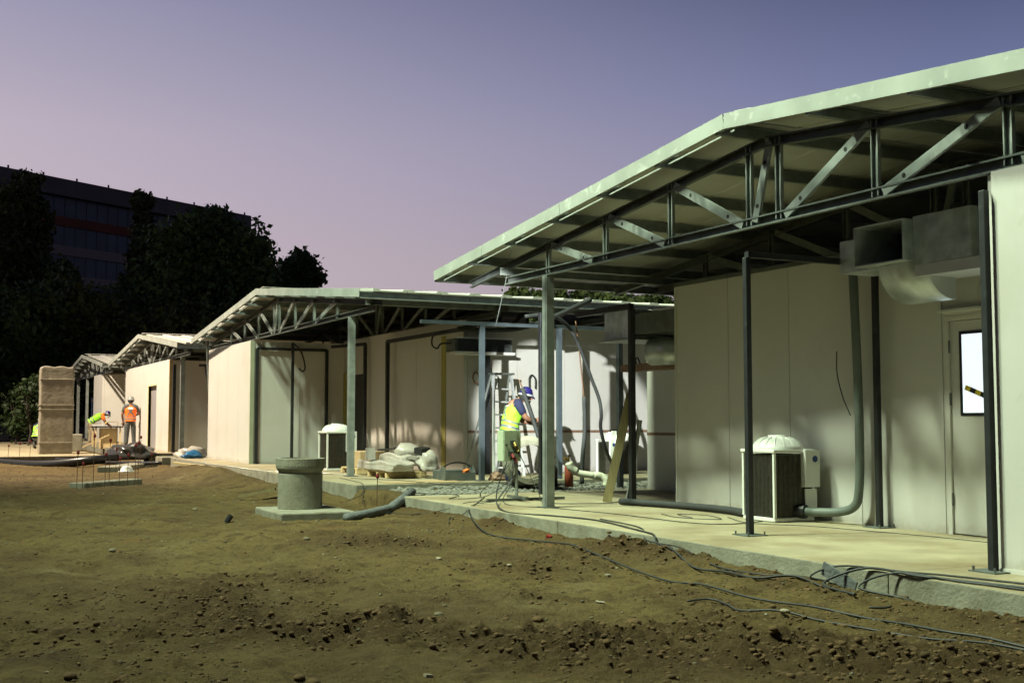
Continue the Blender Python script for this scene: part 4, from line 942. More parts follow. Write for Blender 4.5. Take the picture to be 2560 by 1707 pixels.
gcable([(-13.8, 6.7, .2), (-13.6, 6.30, s), (-13.5, 6.12, .08), (-13.3, 5.85, .02), (-13.0, 5.7, .02)], .010, 'cable end dropping off the slab right of the cabinet')
gcable([(-10.6, 8.0, s), (-9.9, 7.75, s), (-9.4, 8.05, s), (-8.8, 8.2, s), (-8.0, 8.35, s), (-7.2, 8.4, s)], .009, 'thin cable snaking past the foot of the condenser to the door')
gcable([(-11.3, 7.6, s), (-10.8, 7.5, s), (-10.4, 7.75, s), (-10.9, 7.95, s), (-11.2, 7.75, s), (-10.7, 7.6, s)], .010, 'loose cable loop left of the nearest condenser')
gcable([(-19.8, 6.6, S2 + .012), (-18.6, 6.45, S2 + .012), (-17.6, 6.25, S2 + .012), (-17.2, 6.1, .05), (-16.8, 6.0, .02)], .010, 'cable along the front edge of the second slab')
gcable([(-17.5, 6.3, S2), (-17.3, 6.1, .1), (-17.1, 5.8, .02)], .009, 'cable end hanging at the corner of the second slab')
o = MB().box((-6.75, 6.10, .09), (.34, .015, .10), (0, .35, .08)).build('rag', 'geotextile'); single(o, 'dark rag caught among the cables on the slab edge', 'rag')
cable([gpt((-26.5, 5.75), .25), gpt((-25.5, 5.5), .04), gpt((-24.2, 5.6), .06), (-22.8, 6.2, S2 + .01), (-21.6, 6.9, S2 + .01), (-20.8, 7.1, S2 + .01)], .010, 'pale hose drooping from the second slab onto the soil', 'wrap_white', 'hose', None, 'hose')

# ------------------------------------------------------------------ people
def skin_mesh(chains, name, mt, parent, sub=2):
    """chains: list of lists of (point, radius); each chain grows its own skinned limb rooted inside the body"""
    obs = []
    vs = []; es = []; rs = []; key = {}
    for ch in chains:
        last = None
        for p, r in ch:
            kx = tuple(round(c, 4) for c in p)
            if kx not in key: key[kx] = len(vs); vs.append(Vector(p)); rs.append(r)
            i = key[kx]
            if last is not None and last != i: es.append((last, i))
            last = i
    me = bpy.data.meshes.new(name); me.from_pydata([v - OFF[parent] for v in vs], es, [])
    o = bpy.data.objects.new(name, me); COL.objects.link(o)
    sk = o.modifiers.new('skin', 'SKIN'); sk.use_smooth_shade = True
    for i, r in enumerate(rs):
        d = me.skin_vertices[0].data[i]; d.radius = (r, r) if not isinstance(r, tuple) else r; d.use_root = (i == 0)
    ss = o.modifiers.new('sub', 'SUBSURF'); ss.levels = sub; ss.render_levels = sub
    dg = bpy.context.evaluated_depsgraph_get(); dg.update()
    me2 = bpy.data.meshes.new_from_object(o.evaluated_get(dg)); me2.name = name
    bpy.data.objects.remove(o)
    me2.materials.clear(); me2.materials.append(M[mt]); me2.polygons.foreach_set('use_smooth', [True] * len(me2.polygons))
    return me2
def join_mesh(name, meshes, parent, mats):
    bm = bmesh.new()
    for m_ in meshes: bm.from_mesh(m_)
    me = bpy.data.meshes.new(name); bm.to_mesh(me); bm.free()
    for q in mats: me.materials.append(M[q])
    me.polygons.foreach_set('use_smooth', [True] * len(me.polygons))
    o = bpy.data.objects.new(name, me); COL.objects.link(o); o.parent = parent; OFF[o] = OFF[parent]; return o
def person(label, loc, face, J, vest, helmet, trousers, sleeve, patch=True, group='construction workers'):
    """J: joints in a local frame (x right, y forward, z up), metres from the feet; face = heading of local +y"""
    T = thing('person', label, 'person', loc, group)
    rot = Matrix.Rotation(face, 3, 'Z')
    W = {k_: rot @ Vector(v) + Vector(loc) for k_, v in J.items()}
    up = (W['neck'] - W['pelvis']).normalized(); rt = (W['rsho'] - W['lsho']).normalized(); fw = up.cross(rt).normalized()
    fwd_head = (rot @ Vector(J['look'])).normalized()
    hc = W['head']
    chains = [[(W['pelvis'], .13), (W['waist'], .125), (W['chest'], .14), (W['neck'], .062), (W['neck'].lerp(hc, .5), .06), (hc - fwd_head * .01, .088), (hc + Vector((0, 0, .07)), .072)]]
    for s_ in 'lr':
        chains.append([(W['chest'], .14), (W[s_ + 'sho'], .068), (W[s_ + 'elb'], .045), (W[s_ + 'wri'], .031)])
        chains.append([(W['pelvis'], .13), (W[s_ + 'hip'], .10), (W[s_ + 'knee'], .066), (W[s_ + 'ank'], .045)])
    meshes = [skin_mesh(chains, 'body', 'skin', T)]
    # hands: palm + five bent digits, face: nose, ears, brow
    for s_ in 'lr':
        w_ = W[s_ + 'wri']; d_ = (w_ - W[s_ + 'elb']).normalized(); side_ = d_.cross(Vector((0, 0, 1)))
        side_ = side_.normalized() if side_.length > .05 else rt; dn = side_.cross(d_).normalized()
        if dn.z > 0: dn = -dn
        hm = MB(); hm.tube([w_ - d_ * .02, w_ + d_ * .03, w_ + d_ * .085], [.030, .040, .036], 8)
        for q, (off, ln) in enumerate(((-.030, .060), (-.011, .072), (.009, .068), (.028, .055))):
            b0 = w_ + d_ * .075 + side_ * off; hm.tube([b0, b0 + d_ * ln * .5 + dn * .008, b0 + d_ * ln * .8 + dn * .03, b0 + d_ * ln * .8 + dn * .055], [.0105, .010, .009, .007], 6)
        b0 = w_ + d_ * .025 - side_ * .03; hm.tube([b0, b0 - side_ * .025 + d_ * .025 + dn * .01, b0 - side_ * .022 + d_ * .055 + dn * .03], [.013, .011, .008], 6)
        meshes.append(hm.mesh('hand', OFF[T]))
    fm = MB(); hs = fwd_head.cross(Vector((0, 0, 1))).normalized()
    fm.tube([hc + fwd_head * .08 + Vector((0, 0, .03)), hc + fwd_head * .112, hc + fwd_head * .085 + Vector((0, 0, -.012))], [.008, .016, .012], 7)
    for a in (-1, 1): fm.tube([hc + hs * a * .078 + Vector((0, 0, .025)), hc + hs * a * .094, hc + hs * a * .08 + Vector((0, 0, -.03))], [.012, .018, .008], 6)
    fm.tube([hc - Vector((0, 0, .06)) + fwd_head * .045, hc - Vector((0, 0, .075)) + fwd_head * .07], [.045, .03], 8)
    meshes.append(fm.mesh('face', OFF[T]))
    body = join_mesh('body', meshes, T, ['skin'])
    # trousers, boots
    tch = [[(W['pelvis'] + up * .06, .140), (W['pelvis'], .148)]]
    for s_ in 'lr': tch.append([(W['pelvis'], .148), (W[s_ + 'hip'], .112), (W[s_ + 'knee'], .082), (W[s_ + 'ank'] + Vector((0, 0, .03)), .068)])
    join_mesh('trousers', [skin_mesh(tch, 'trousers', trousers, T)], T, [trousers])
    hd = rot @ Vector((0, 1, 0))
    for s_ in 'lr':
        a = W[s_ + 'ank']; join_mesh('boot', [skin_mesh([[(a + Vector((0, 0, .06)), .056), (a - Vector((0, 0, .01)), .056), (a - Vector((0, 0, .04)) + hd * .08, .05), (a - Vector((0, 0, .05)) + hd * .15, .042)]], 'boot', 'boot', T, 1)], T, ['boot'])
    for s_ in 'lr':
        join_mesh('sleeve', [skin_mesh([[(W['chest'].lerp(W['neck'], .75), .088), (W['neck'].lerp(W[s_ + 'sho'], .5) - up * .02, .096), (W[s_ + 'sho'], .092), (W[s_ + 'sho'].lerp(W[s_ + 'elb'], .4), .078), (W[s_ + 'sho'].lerp(W[s_ + 'elb'], .8), .066)]], 'sleeve', sleeve, T, 1)], T, [sleeve])
    # vest lofted round the spine with tape printed on it
    n, rn = 40, 34; vm = MB()
    spine = [W['pelvis'] - up * .02, W['waist'], W['chest'], W['neck'] - up * .045]
    hw = [.185, .178, .205, .10]; hdp = [.150, .140, .150, .085]
    def sp(t):
        f = t * 3; i = min(2, int(f)); u = f - i; u2 = u * u * (3 - 2 * u)
        return spine[i].lerp(spine[i + 1], u), hw[i] + (hw[i + 1] - hw[i]) * u2, hdp[i] + (hdp[i + 1] - hdp[i]) * u2
    vv = []
    for j in range(rn + 1):
        c_, a_, b_ = sp(j / rn)
        for i in range(n):
            th = 2 * math.pi * i / n; wob = 1 + .02 * math.sin(5 * th + j * .35) 
            ct, st_ = math.cos(th), math.sin(th)
            ct = math.copysign(abs(ct) ** .8, ct); st_ = math.copysign(abs(st_) ** .8, st_)
            vv.append(c_ + rt * ct * a_ * wob - fw * st_ * b_ * wob)
    for j in range(rn):
        t = (j + .5) / rn
        for i in range(n):
            th = 2 * math.pi * (i + .5) / n; xb = math.cos(th); back = math.sin(th) > .1
            mi = 0
            if .10 < t < .165 or .25 < t < .315: mi = 1
            if back and .33 < t < .86 and (abs(xb - (t - .58) * 2.1) < .13 or abs(xb + (t - .58) * 2.1) < .13): mi = 1
            if not back and math.sin(th) < -.1 and .33 < t < .9 and abs(abs(xb) - .5) < .12: mi = 1
            if patch and back and .70 < t < .86 and abs(xb) < .27: mi = 2
            vm.add([], []); vm.f.append((j * n + i, j * n + (i + 1) % n, (j + 1) * n + (i + 1) % n, (j + 1) * n + i)); vm.mi.append(mi)
    vm.v = [tuple(v) for v in vv]
    vm.build('vest', [vest, 'tape_dark', 'white_cloth'], T, smooth=True)
    # hard hat
    ax = (Vector((0, 0, 1)) + fwd_head * .12 + up * .5).normalized()
    hm = MB().lathe([(.122, -.012), (.122, .0), (.113, .012), (.11, .05), (.092, .095), (.055, .125), (0, .137), ], hc + Vector((0, 0, .035)), 22, ax)
    hm.tube([hc + Vector((0, 0, .04)) + fwd_head * .10 + hs * .07, hc + Vector((0, 0, .028)) + fwd_head * .155, hc + Vector((0, 0, .04)) + fwd_head * .10 - hs * .07], .012, 6)
    h_ = hm.build('hard_hat', helmet, T, smooth=True)
    MB().lathe([(.124, .0), (.1265, .004), (.124, .03), (.118, .03)], hc + Vector((0, 0, .02)), 22, ax).build('hat_band', 'reflective', h_)
    MB().lathe([(.094, -.05), (.1, -.02), (.1, .03), (.09, .05)], hc - fwd_head * .018 + Vector((0, 0, -.005)), 16).build('hair', 'hair', T, smooth=True)
    return T
def stand(h=1.76, lean=0.0, **kw):
    k_ = h / 1.76
    J = dict(lank=(-.12, 0, .09), rank=(.12, 0, .09), lknee=(-.11, .03, .49), rknee=(.11, .03, .49), lhip=(-.09, 0, .90), rhip=(.09, 0, .90), pelvis=(0, 0, .95), waist=(0, .01, 1.10), chest=(0, .01, 1.33),
             neck=(0, .02, 1.50), head=(0, .04, 1.63), lsho=(-.19, .01, 1.42), rsho=(.19, .01, 1.42), lelb=(-.25, -.02, 1.14), relb=(.25, -.02, 1.14), lwri=(-.24, .12, .90), rwri=(.24, .12, .90), look=(0, 1, 0))
    J.update(kw)
    return {a: tuple(c * k_ for c in b) if a != 'look' else b for a, b in J.items()}
W_HEAD = math.atan2(1, -1)
# heading: local +y -> world; +y toward -X is rotation +90 deg
person('worker in orange vest and grey hard hat standing with his back turned', (-42.41,6.56,0.27), R(80), stand(1.78, rank=(.13, .02, .09), lank=(-.13, 0, .09), lelb=(-.27, .0, 1.15), lwri=(-.24, .10, .90), relb=(.26, .06, 1.18), rwri=(.12, .24, 1.12)), 'vest_orange', 'grey_helmet', 'grey_cloth', 'grey_cloth')
person('worker in yellow vest and blue hard hat bending over the work table', (-51.09,6.43,0.20), R(-5), dict(
    lank=(-.12, -.12, .09), rank=(.12, -.02, .09), lknee=(-.11, -.10, .50), rknee=(.11, .0, .50), lhip=(-.09, -.13, .90), rhip=(.09, -.13, .90), pelvis=(0, -.14, .95), waist=(0, .02, 1.08), chest=(0, .26, 1.22), neck=(0, .42, 1.30), head=(0, .55, 1.27),
    lsho=(-.18, .33, 1.24), rsho=(.18, .33, 1.24), lelb=(-.22, .46, .98), relb=(.22, .46, .98), lwri=(-.10, .62, .82), rwri=(.10, .64, .84), look=(.1, .75, -.6)), 'vest_yellow', 'blue_helmet', 'khaki', 'vest_orange', patch=False)
person('worker in yellow vest with blue hard hat steadying a black tube by the ladder', (-17.15, 8.60, .12), R(-14), stand(1.78, neck=(.02, .14, 1.43), chest=(0, .07, 1.29), head=(.05, .25, 1.49), lsho=(-.19, .07, 1.37), rsho=(.19, .09, 1.37), relb=(.22, .22, 1.14), rwri=(.12, .42, 1.12), lelb=(-.22, .20, 1.12), lwri=(-.05, .44, 1.05), look=(.1, .9, -.35)), 'vest_yellow', 'blue_helmet', 'navy', 'navy')
person('crouched small worker in a yellow vest half hidden behind the wrapped crate', (-46.33,3.91,0.20), R(60), dict(
    lank=(-.12, 0, .09), rank=(.12, .1, .09), lknee=(-.14, .28, .42), rknee=(.14, .30, .45), lhip=(-.09, -.05, .38), rhip=(.09, -.05, .38), pelvis=(0, -.06, .42), waist=(0, .02, .58), chest=(0, .12, .76), neck=(0, .2, .92), head=(0, .26, 1.02),
    lsho=(-.18, .14, .84), rsho=(.18, .14, .84), lelb=(-.22, .32, .62), relb=(.22, .32, .62), lwri=(-.12, .48, .45), rwri=(.12, .48, .45), look=(0, .9, -.4)), 'vest_yellow', 'grey_helmet', 'grey_cloth', 'navy', patch=False)
cable([(-17.00,8.69,1.90), (-16.95,8.74,1.74)], .010, 'bare copper end sticking out of the tube held by the worker', 'copper', 'pipe', None, 'copper_pipe')
cable([(-16.95,8.72,1.77), (-16.85,8.85,1.31), (-16.75,8.98,0.80)], .036, 'black insulated tube held slanting by the worker', 'insul', 'tube', None, 'insulation_tube', 10, 3)

# ------------------------------------------------------------------ gravel, stones and clods
def rock_mesh(seed, n=1):
    bm = bmesh.new(); bmesh.ops.create_icosphere(bm, subdivisions=n, radius=1); r = random.Random(seed)
    for v in bm.verts: v.co *= r.uniform(.65, 1.15)
    vs_ = [v.co.copy() for v in bm.verts]; fs_ = [tuple(v.index for v in f.verts) for f in bm.faces]; bm.free(); return np.array(vs_), np.array(fs_)
ROCKS = [rock_mesh(i) for i in range(8)]
def scatter(name, pts, sizes, mt, label, flat=.7):
    V = []; F = []; o_ = 0
    for (p, s_) in zip(pts, sizes):
        v, f = ROCKS[random.randrange(8)]; a = random.uniform(0, 6.28); c, q = math.cos(a), math.sin(a)
        x = v[:, 0] * c - v[:, 1] * q; y = v[:, 0] * q + v[:, 1] * c
        V.append(np.stack([x * s_ * random.uniform(.8, 1.3) + p[0], y * s_ + p[1], v[:, 2] * s_ * flat + p[2]], -1)); F.append(f + o_); o_ += len(v)
    V = np.concatenate(V); F = np.concatenate(F)
    me = bpy.data.meshes.new(name); me.vertices.add(len(V)); me.vertices.foreach_set('co', V.ravel())
    me.loops.add(F.size); me.loops.foreach_set('vertex_index', F.ravel().astype(np.int32)); me.polygons.add(len(F))
    me.polygons.foreach_set('loop_start', np.arange(0, F.size, 3, dtype=np.int32)); me.polygons.foreach_set('loop_total', np.full(len(F), 3, dtype=np.int32)); me.update(calc_edges=True)
    me.materials.append(M[mt]); o = bpy.data.objects.new(name, me); COL.objects.link(o); struct(o, 'stuff', label); return o
# crushed stone in the gap
n = 3800; px = RNG.uniform(-17.66, -15.78, n); py = RNG.uniform(6.7, 12.8, n); pz = gz(px, py)
scatter('gravel', list(zip(px, py, pz + .005)), RNG.uniform(.018, .055, n), 'gravel', 'loose crushed stone filling the gap between the near slabs')
# clods follow the broken soil
cx = RNG.uniform(-14, -2.5, 420000); cy = RNG.uniform(-.5, 6.15, 420000); keep = RNG.uniform(0, 1, 420000) < (clod_mask(cx, cy) ** 1.3 * .20 * np.clip((cx + 14) / 6, .25, 1) + .0025)
cx, cy = cx[keep], cy[keep]; cs = .003 + .026 * RNG.uniform(0, 1, len(cx)) ** 3.6
scatter('soil_clods', list(zip(cx, cy, gz(cx, cy) - cs * .1)), cs, 'clod', 'loose dark soil clods along the near slab')
cx = RNG.uniform(-15, -2.5, 300000); cy = RNG.uniform(-.5, 6.15, 300000)
dens = np.clip((fbm(cx, cy, 1.1, 4, 71) - .38) * 3, 0, 1) * (.25 + np.clip((cx + 13) / 6, 0, 1)) * np.clip((cy + .6) / 2, .1, 1)
keep = RNG.uniform(0, 1, len(cx)) < dens * .11; cx, cy = cx[keep], cy[keep]; cs = .003 + .009 * RNG.uniform(0, 1, len(cx)) ** 3
scatter('soil_crumbs', list(zip(cx, cy, gz(cx, cy))), cs, 'crumb', 'small tan crumbs of soil scattered on the ground')
n = 6000; cx = -2.5 - 32 * RNG.uniform(0, 1, n) ** 1.6; cy = RNG.uniform(-7, 6.1, n); cs = .003 + .014 * RNG.uniform(0, 1, n) ** 4 + (cx < -12) * .006
scatter('pebbles', list(zip(cx, cy, gz(cx, cy) + cs * .2)), cs, 'stone', 'scattered small grey pebbles on the soil')
n = 420; cx = -2.5 - 26 * RNG.uniform(0, 1, n) ** 1.3; cy = RNG.uniform(-3, 6.0, n); cs = .004 + .012 * RNG.uniform(0, 1, n) ** 3
scatter('rubble_chips', list(zip(cx, cy, gz(cx, cy) + cs * .3)), cs, 'stone_pale', 'pale chips of rubble scattered on the soil')
# singled-out stones
SG = 'larger stones lying on the soil'
for i, (p, sz, mt, lab) in enumerate((
    ((-6.59,3.50,0.00), .055, 'clod', 'big dark clod alone in the middle of the smooth soil'),
    ((-6.00,3.62,0.00), .032, 'clod', 'smaller round clod right of the big dark clod'),
    ((-7.10,3.04,0.00), .045, 'stone', 'flat grey stone left of the big dark clod, upper of two'),
    ((-6.87,2.89,0.00), .040, 'clod', 'flat brown stone left of the big dark clod, lower of two'),
    ((-9.12,4.57,0.00), .035, 'stone_pale', 'oval ochre stone in the middle of the lit soil'),
    ((-11.77,1.68,0.00), .055, 'stone', 'grey stone left of its brown neighbour in the smooth track'),
    ((-11.57,1.71,0.00), .045, 'clod', 'brown stone beside the grey one in the smooth track'),
    ((-6.11,0.69,0.00), .050, 'clod', 'dark clod at the bottom edge of the photo, at the left'),
    ((-5.86,1.75,0.00), .045, 'clod', 'flat dark clod at the bottom, left one of a pair'),
    ((-5.76,1.80,0.00), .050, 'clod', 'flat dark clod at the bottom, right one of a pair'),
    ((-12.15,3.69,0.00), .050, 'stone', 'dark grey stone in the soil below the concrete cylinder'),
    ((-7.22,2.16,0.00), .045, 'clod', 'ragged black clod in the smooth soil left of centre'),
    ((-5.96,4.94,0.00), .045, 'stone_pale', 'pale yellow stone between the two long cables'),
    ((-6.17,3.94,0.00), .060, 'clod', 'angular brown stone beside the dark broken soil'),
    ((-16.86,3.51,0.00), .055, 'stone', 'grey stone in the shaded soil left of the cylinder'))):
    v, f = ROCKS[i % 8]; me = bpy.data.meshes.new('stone'); zf = .55
    me.from_pydata([(a * sz * 1.2, b * sz, c * sz * zf) for a, b, c in v], [], [tuple(int(q) for q in t) for t in f]); me.materials.append(M[mt])
    o = bpy.data.objects.new('stone', me); COL.objects.link(o); o.location = gpt(p, sz * .2); o['label'] = lab; o['category'] = 'stone'; o['group'] = SG
    ss = o.modifiers.new('s', 'SUBSURF'); ss.levels = 1; ss.render_levels = 1
p = (-10.82,5.88,0.02); o = MB().box(gpt(p, .015), (.05, .04, .03), (.2, .3, .4)).build('plastic_scrap', 'red_flake'); single(o, 'small red plastic scrap on the soil near the slab', 'scrap')
p = (-14.69,3.44,0.05); o = MB().tube([gpt(p, 0), gpt(p, .09) + Vector((0, .06, 0))], .035, 8).build('pipe_stub', 'black_plastic'); single(o, 'short black pipe stub sticking out of the soil', 'pipe')
p = (-12.79,6.47,0.02); q = gpt(p)
for i, (pp, lab) in enumerate((((-9.71,4.16,0.00), 'thin pale plastic flake on the soil left of the ochre stone'), ((-7.00,4.20,0.00), 'crumpled white scrap at the edge of the dark broken soil'), ((-8.24,5.02,0.00), 'white paper scrap between slab and broken soil'), ((-5.47,2.29,-0.00), 'white chip at the bottom edge of the photo'))):
    o = MB().box(gpt(pp, .008), (.06, .035, .012), (.15, .1, i)).build('litter_scrap', 'stone_pale'); single(o, lab, 'scrap', 'white scraps on the soil')
# puddle-like pale streak at left is dry cement spilt on the soil
# ------------------------------------------------------------------ trees and far building
def place(dist, px): return FH * dist + SIDE * ((px - 1280) / 2940.0 * dist)
def tree(label, base, blobs, n_leaf, leaf, mt, trunk_r=.25, cat='tree', name='tree', grp='dark trees behind the site', seed=0):
    rg = np.random.default_rng(seed); base = Vector(base)
    T = thing(name, label, cat, base, grp)
    tops = [Vector(b[0]) for b in blobs]
    m = MB(); c = sum(tops, Vector()) / len(tops)
    trunk_top = base.lerp(Vector((c.x, c.y, c.z)), .7)
    m.tube([base + Vector((0, 0, -.2)), base.lerp(trunk_top, .5) + Vector((.15, .1, 0)), trunk_top], [trunk_r, trunk_r * .75, trunk_r * .5], 8)
    for t_ in tops: m.tube([trunk_top - Vector((0, 0, .3)), trunk_top.lerp(t_, .5) + Vector((.1, -.1, .15)), t_], [trunk_r * .4, trunk_r * .22, trunk_r * .06], 6)
    m.build('trunk', 'bark', T)
    wts = np.array([b[1] * b[1] * b[2] for b in blobs]) ** .66; wts = wts / wts.sum()
    V = []; k_ = 0
    for b, w_ in zip(blobs, wts):
        cnt = int(n_leaf * w_); 
        # leaf sprays: clumps of a few leaves on the blob's shell and inside
        nc = max(6, cnt // 14)
        d = rg.normal(size=(nc, 3)); d /= np.linalg.norm(d, axis=1)[:, None]; rad = rg.uniform(.35, 1.08, nc) ** .55
        rad *= 1 + .22 * np.sin(d[:, 0] * 4 + seed) * np.cos(d[:, 2] * 5 + d[:, 1] * 3)
        cc = d * rad[:, None] * np.array([b[1], b[1], b[2]]) + np.array(b[0])
        reps = rg.integers(0, nc, cnt); pos = cc[reps] + rg.normal(size=(cnt, 3)) * (b[1] * .085 + .10)
        s_ = leaf * rg.uniform(.6, 1.4, cnt)
        u = rg.normal(size=(cnt, 3)); u /= np.linalg.norm(u, axis=1)[:, None]; v = np.cross(u, rg.normal(size=(cnt, 3))); v /= np.linalg.norm(v, axis=1)[:, None]
        u = u * s_[:, None]; v = v * (s_ * .55)[:, None]
        V.append(np.stack([pos - u, pos + v, pos + u, pos - v], 1).reshape(-1, 3))
    V = np.concatenate(V) - np.array(base); nq = len(V) // 4; F = np.arange(nq * 4)
    me = bpy.data.meshes.new('crown'); me.vertices.add(len(V)); me.vertices.foreach_set('co', V.ravel())
    me.loops.add(len(F)); me.loops.foreach_set('vertex_index', F.astype(np.int32)); me.polygons.add(nq)
    me.polygons.foreach_set('loop_start', np.arange(0, len(F), 4, dtype=np.int32)); me.polygons.foreach_set('loop_total', np.full(nq, 4, dtype=np.int32)); me.update(calc_edges=True)
    me.materials.append(M[mt]); o = bpy.data.objects.new('crown', me); COL.objects.link(o); o.parent = T
    return T
def tz(dist, y): return 1.25 + (1050 - y) / 2940.0 * dist
def blobs(dist, lst):
    r = []
    for (px, py, w_, h_) in lst:
        p = place(dist + random.uniform(-1, 1), px); s_ = dist / 2940.0
        r.append(((p.x, p.y, tz(dist, py)), w_ * s_, h_ * s_))
    return r
def tr(label, dist, px, lst, n, leaf, mt, seed, **kw):
    p = place(dist, px); return tree(label, (p.x, p.y, 0), blobs(dist, lst), n, leaf, mt, seed=seed, **kw)
tr('largest round dark tree in front of the office block', 76, 500, [(500, 640, 125, 115), (435, 650, 70, 80), (590, 640, 85, 80), (560, 720, 110, 100), (440, 760, 130, 110), (640, 700, 52, 75), (520, 560, 62, 40), (620, 780, 80, 90), (400, 740, 50, 60)], 30000, .22, 'leaf', 1, trunk_r=.45)
tr('tall dark tree at the left edge covering the end of the office block', 82, 40, [(45, 500, 48, 50), (78, 560, 36, 60), (15, 540, 55, 80), (40, 660, 72, 100), (-40, 600, 80, 120), (60, 760, 70, 80), (58, 440, 30, 18)], 15000, .22, 'leaf2', 2, trunk_r=.4)
tr('slender dark tree rising above the roof line of the office block', 90, 345, [(345, 495, 24, 20), (350, 570, 26, 50), (345, 650, 32, 55), (345, 740, 44, 70)], 8000, .22, 'leaf2', 3, trunk_r=.25)
tr('small open-crowned tree right of the large round one', 88, 745, [(745, 665, 45, 34), (720, 690, 36, 34), (770, 695, 34, 28), (740, 740, 60, 40)], 5200, .20, 'leaf', 4, trunk_r=.2)
for i, (px, w_, h_, y) in enumerate(((60, 120, 110, 820), (190, 100, 90, 800), (300, 100, 100, 830), (420, 110, 90, 850), (120, 90, 80, 920), (-40, 110, 120, 880), (255, 80, 80, 910), (540, 120, 80, 850), (150, 35, 50, 700))):
    tr(('broad', 'dense', 'round', 'wide', 'low', 'bushy', 'squat', 'long', 'upright')[i] + ' dark bush in the mass below the office block, number unknown'.replace(', number unknown', '') + (' at the left edge', ' left of the third canopy', ' above the farthest canopy', ' behind the third canopy', ' above the wrapped crate', ' cut by the left edge', ' behind the scaffold bay', ' under the large tree', ' in front of the windows')[i],
       70 + (i % 3) * 2, px, [(px, y, w_, h_), (px - w_ * .5, y + 30, w_ * .7, h_ * .8), (px + w_ * .5, y + 20, w_ * .7, h_ * .8), (px, y + 90, w_ * 1.1, h_ * .8)], 7000, .20, ('leaf', 'leaf2')[i % 2], 10 + i, trunk_r=.15, cat='bush', name='bush')
for i, (px, y) in enumerate(((1300, 740), (1390, 745), (1470, 742), (1560, 748), (1640, 752), (1730, 750))):
    tr('far dark tree top showing under the near eave, ' + ('first from the left', 'second from the left', 'third from the left', 'fourth from the left', 'fifth, near the big wall', 'last, mostly hidden')[i], 62, px, [(px, y, 36, 22), (px - 30, y + 25, 34, 26), (px + 30, y + 22, 34, 26), (px, y + 80, 60, 60)], 2600, .16, 'leaf', 30 + i, trunk_r=.15)
for i, (px, y, dist) in enumerate(((72, 970, 49), (104, 950, 52), (40, 992, 52))):
    tr('bright lit shrub left of the wrapped crate, ' + ('middle one', 'rear one touching the crate', 'lowest one')[i], dist, px, [(px, y, 22, 13), (px + 15, y - 10, 14, 10), (px - 12, y + 13, 17, 12), (px, y + 42, 26, 24), (px + 10, y + 70, 28, 26)], 900, .11, 'leaf3', 50 + i, trunk_r=.05, cat='shrub', name='shrub', grp='lit shrubs at the left')
# unseen leaf belts added out of frame to block low sky light
def sky_block_trees(name, a0, a1, dist, top, n, label, seed):
    rg = np.random.default_rng(seed); V = []
    ang = rg.uniform(a0, a1, n); d_ = dist + rg.normal(size=n) * 4
    hmax = top * (.72 + .28 * np.sin(ang * 9 + seed) * np.sin(ang * 23 + 1)); zc_ = hmax * rg.uniform(0, 1, n) ** .8
    pos = np.stack([FH.x * np.cos(ang) * d_ + SIDE.x * np.sin(ang) * d_, FH.y * np.cos(ang) * d_ + SIDE.y * np.sin(ang) * d_, zc_], -1)
    u = rg.normal(size=(n, 3)); u /= np.linalg.norm(u, axis=1)[:, None]; v = np.cross(u, rg.normal(size=(n, 3))); v /= np.linalg.norm(v, axis=1)[:, None]
    s_ = rg.uniform(.5, 1.2, n)[:, None]; q = np.stack([pos - u * s_, pos + v * s_ * .7, pos + u * s_, pos - v * s_ * .7], 1).reshape(-1, 3)
    me = bpy.data.meshes.new(name); me.from_pydata(q.tolist(), [], np.arange(4 * n).reshape(-1, 4).tolist()); me.materials.append(M['leaf'])
    o = bpy.data.objects.new(name, me); COL.objects.link(o); return struct(o, 'stuff', label)
sky_block_trees('sky_block_trees', R(-185), R(-50), 36, 21, 26000, 'unseen dark trees behind the viewer, added to block sky light', 3)
sky_block_trees('sky_block_trees', R(-50), R(-30), 68, 26, 9000, 'unseen dark trees left of the site, added to block sky light', 4)
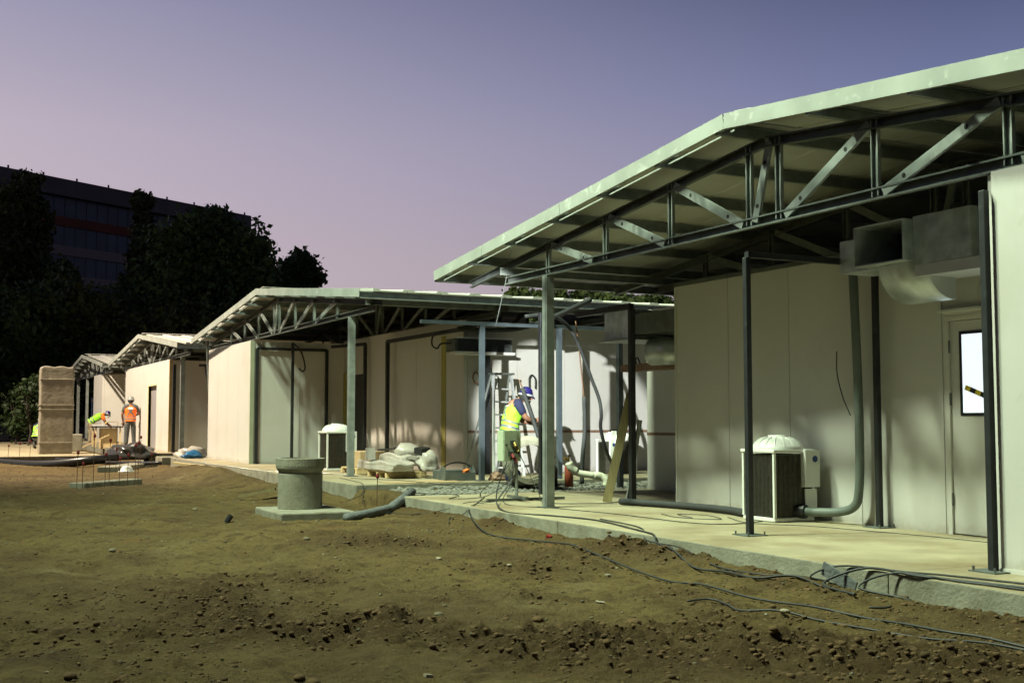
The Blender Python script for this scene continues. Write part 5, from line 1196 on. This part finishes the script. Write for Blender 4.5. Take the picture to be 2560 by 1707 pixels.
# office block
oa = place(134, -90); ob = place(170, 605); oz = 31.0
d = (ob - oa).normalized(); nrm = Vector((d.y, -d.x, 0));
if nrm.dot(FH) > 0: nrm = -nrm
T = thing('office_block', 'dark multi-storey office block with long ribbon windows behind the trees', 'building', oa)
Ln = (ob - oa).length
def face_box(m, a, b, z0, z1, out_, depth=.3, mi=0):
    p = [oa + d * a + nrm * out_, oa + d * b + nrm * out_, oa + d * b + nrm * (out_ - depth), oa + d * a + nrm * (out_ - depth)]
    vs_ = [Vector((q.x, q.y, z0)) for q in p] + [Vector((q.x, q.y, z1)) for q in p]
    m.add(vs_, [(0, 1, 2, 3), (4, 7, 6, 5), (0, 4, 5, 1), (1, 5, 6, 2), (2, 6, 7, 3), (3, 7, 4, 0)], mi)
m = MB(); face_box(m, 0, Ln, 0, oz - 2.0, -.4, 18); m.build('main_wall', 'far_wall', T)
m = MB(); face_box(m, -.8, Ln + .8, oz - 2.1, oz, .6, 19.5); m.build('roof_parapet', 'far_wall', T)
st = 3.6
for k_ in range(6):
    z1 = oz - 2.15 - k_ * st
    m = MB(); face_box(m, 0, Ln, z1 - st + .0, z1 - 2.45, 0, .38); m.build('spandrel_band', ('far_red' if k_ == 0 else 'far_beige'), T)
    w0 = MB(); face_box(w0, 0, Ln, z1 - 2.44, z1 - .02, -.2, .1); wn = w0.build('ribbon_window', 'far_glass', T)
    nm = int(Ln / 1.6)
    if k_ < 4:
        m = MB(); face_box(m, 0, .10, z1 - 2.43, z1 - .03, -.12, .07); mu = m.mesh('mullion', OFF[T]); mu.materials.append(M['far_mullion'])
        for i in range(nm):
            o = bpy.data.objects.new('mullion', mu); COL.objects.link(o); o.parent = wn; o.location = d * (i * 1.6)
for i in range(10):
    q = oa + d * (i * Ln / 9); 
    if 0: pass
    MB().box((q.x, q.y, oz + .25), (.08, .22, .45)).build('roof_bracket', 'far_wall', T)
q = ob + d * 2.2; MB().tube([(q.x, q.y, oz - 3.5), (q.x, q.y, oz)], .08, 6).build('rail_post', 'far_wall', T)
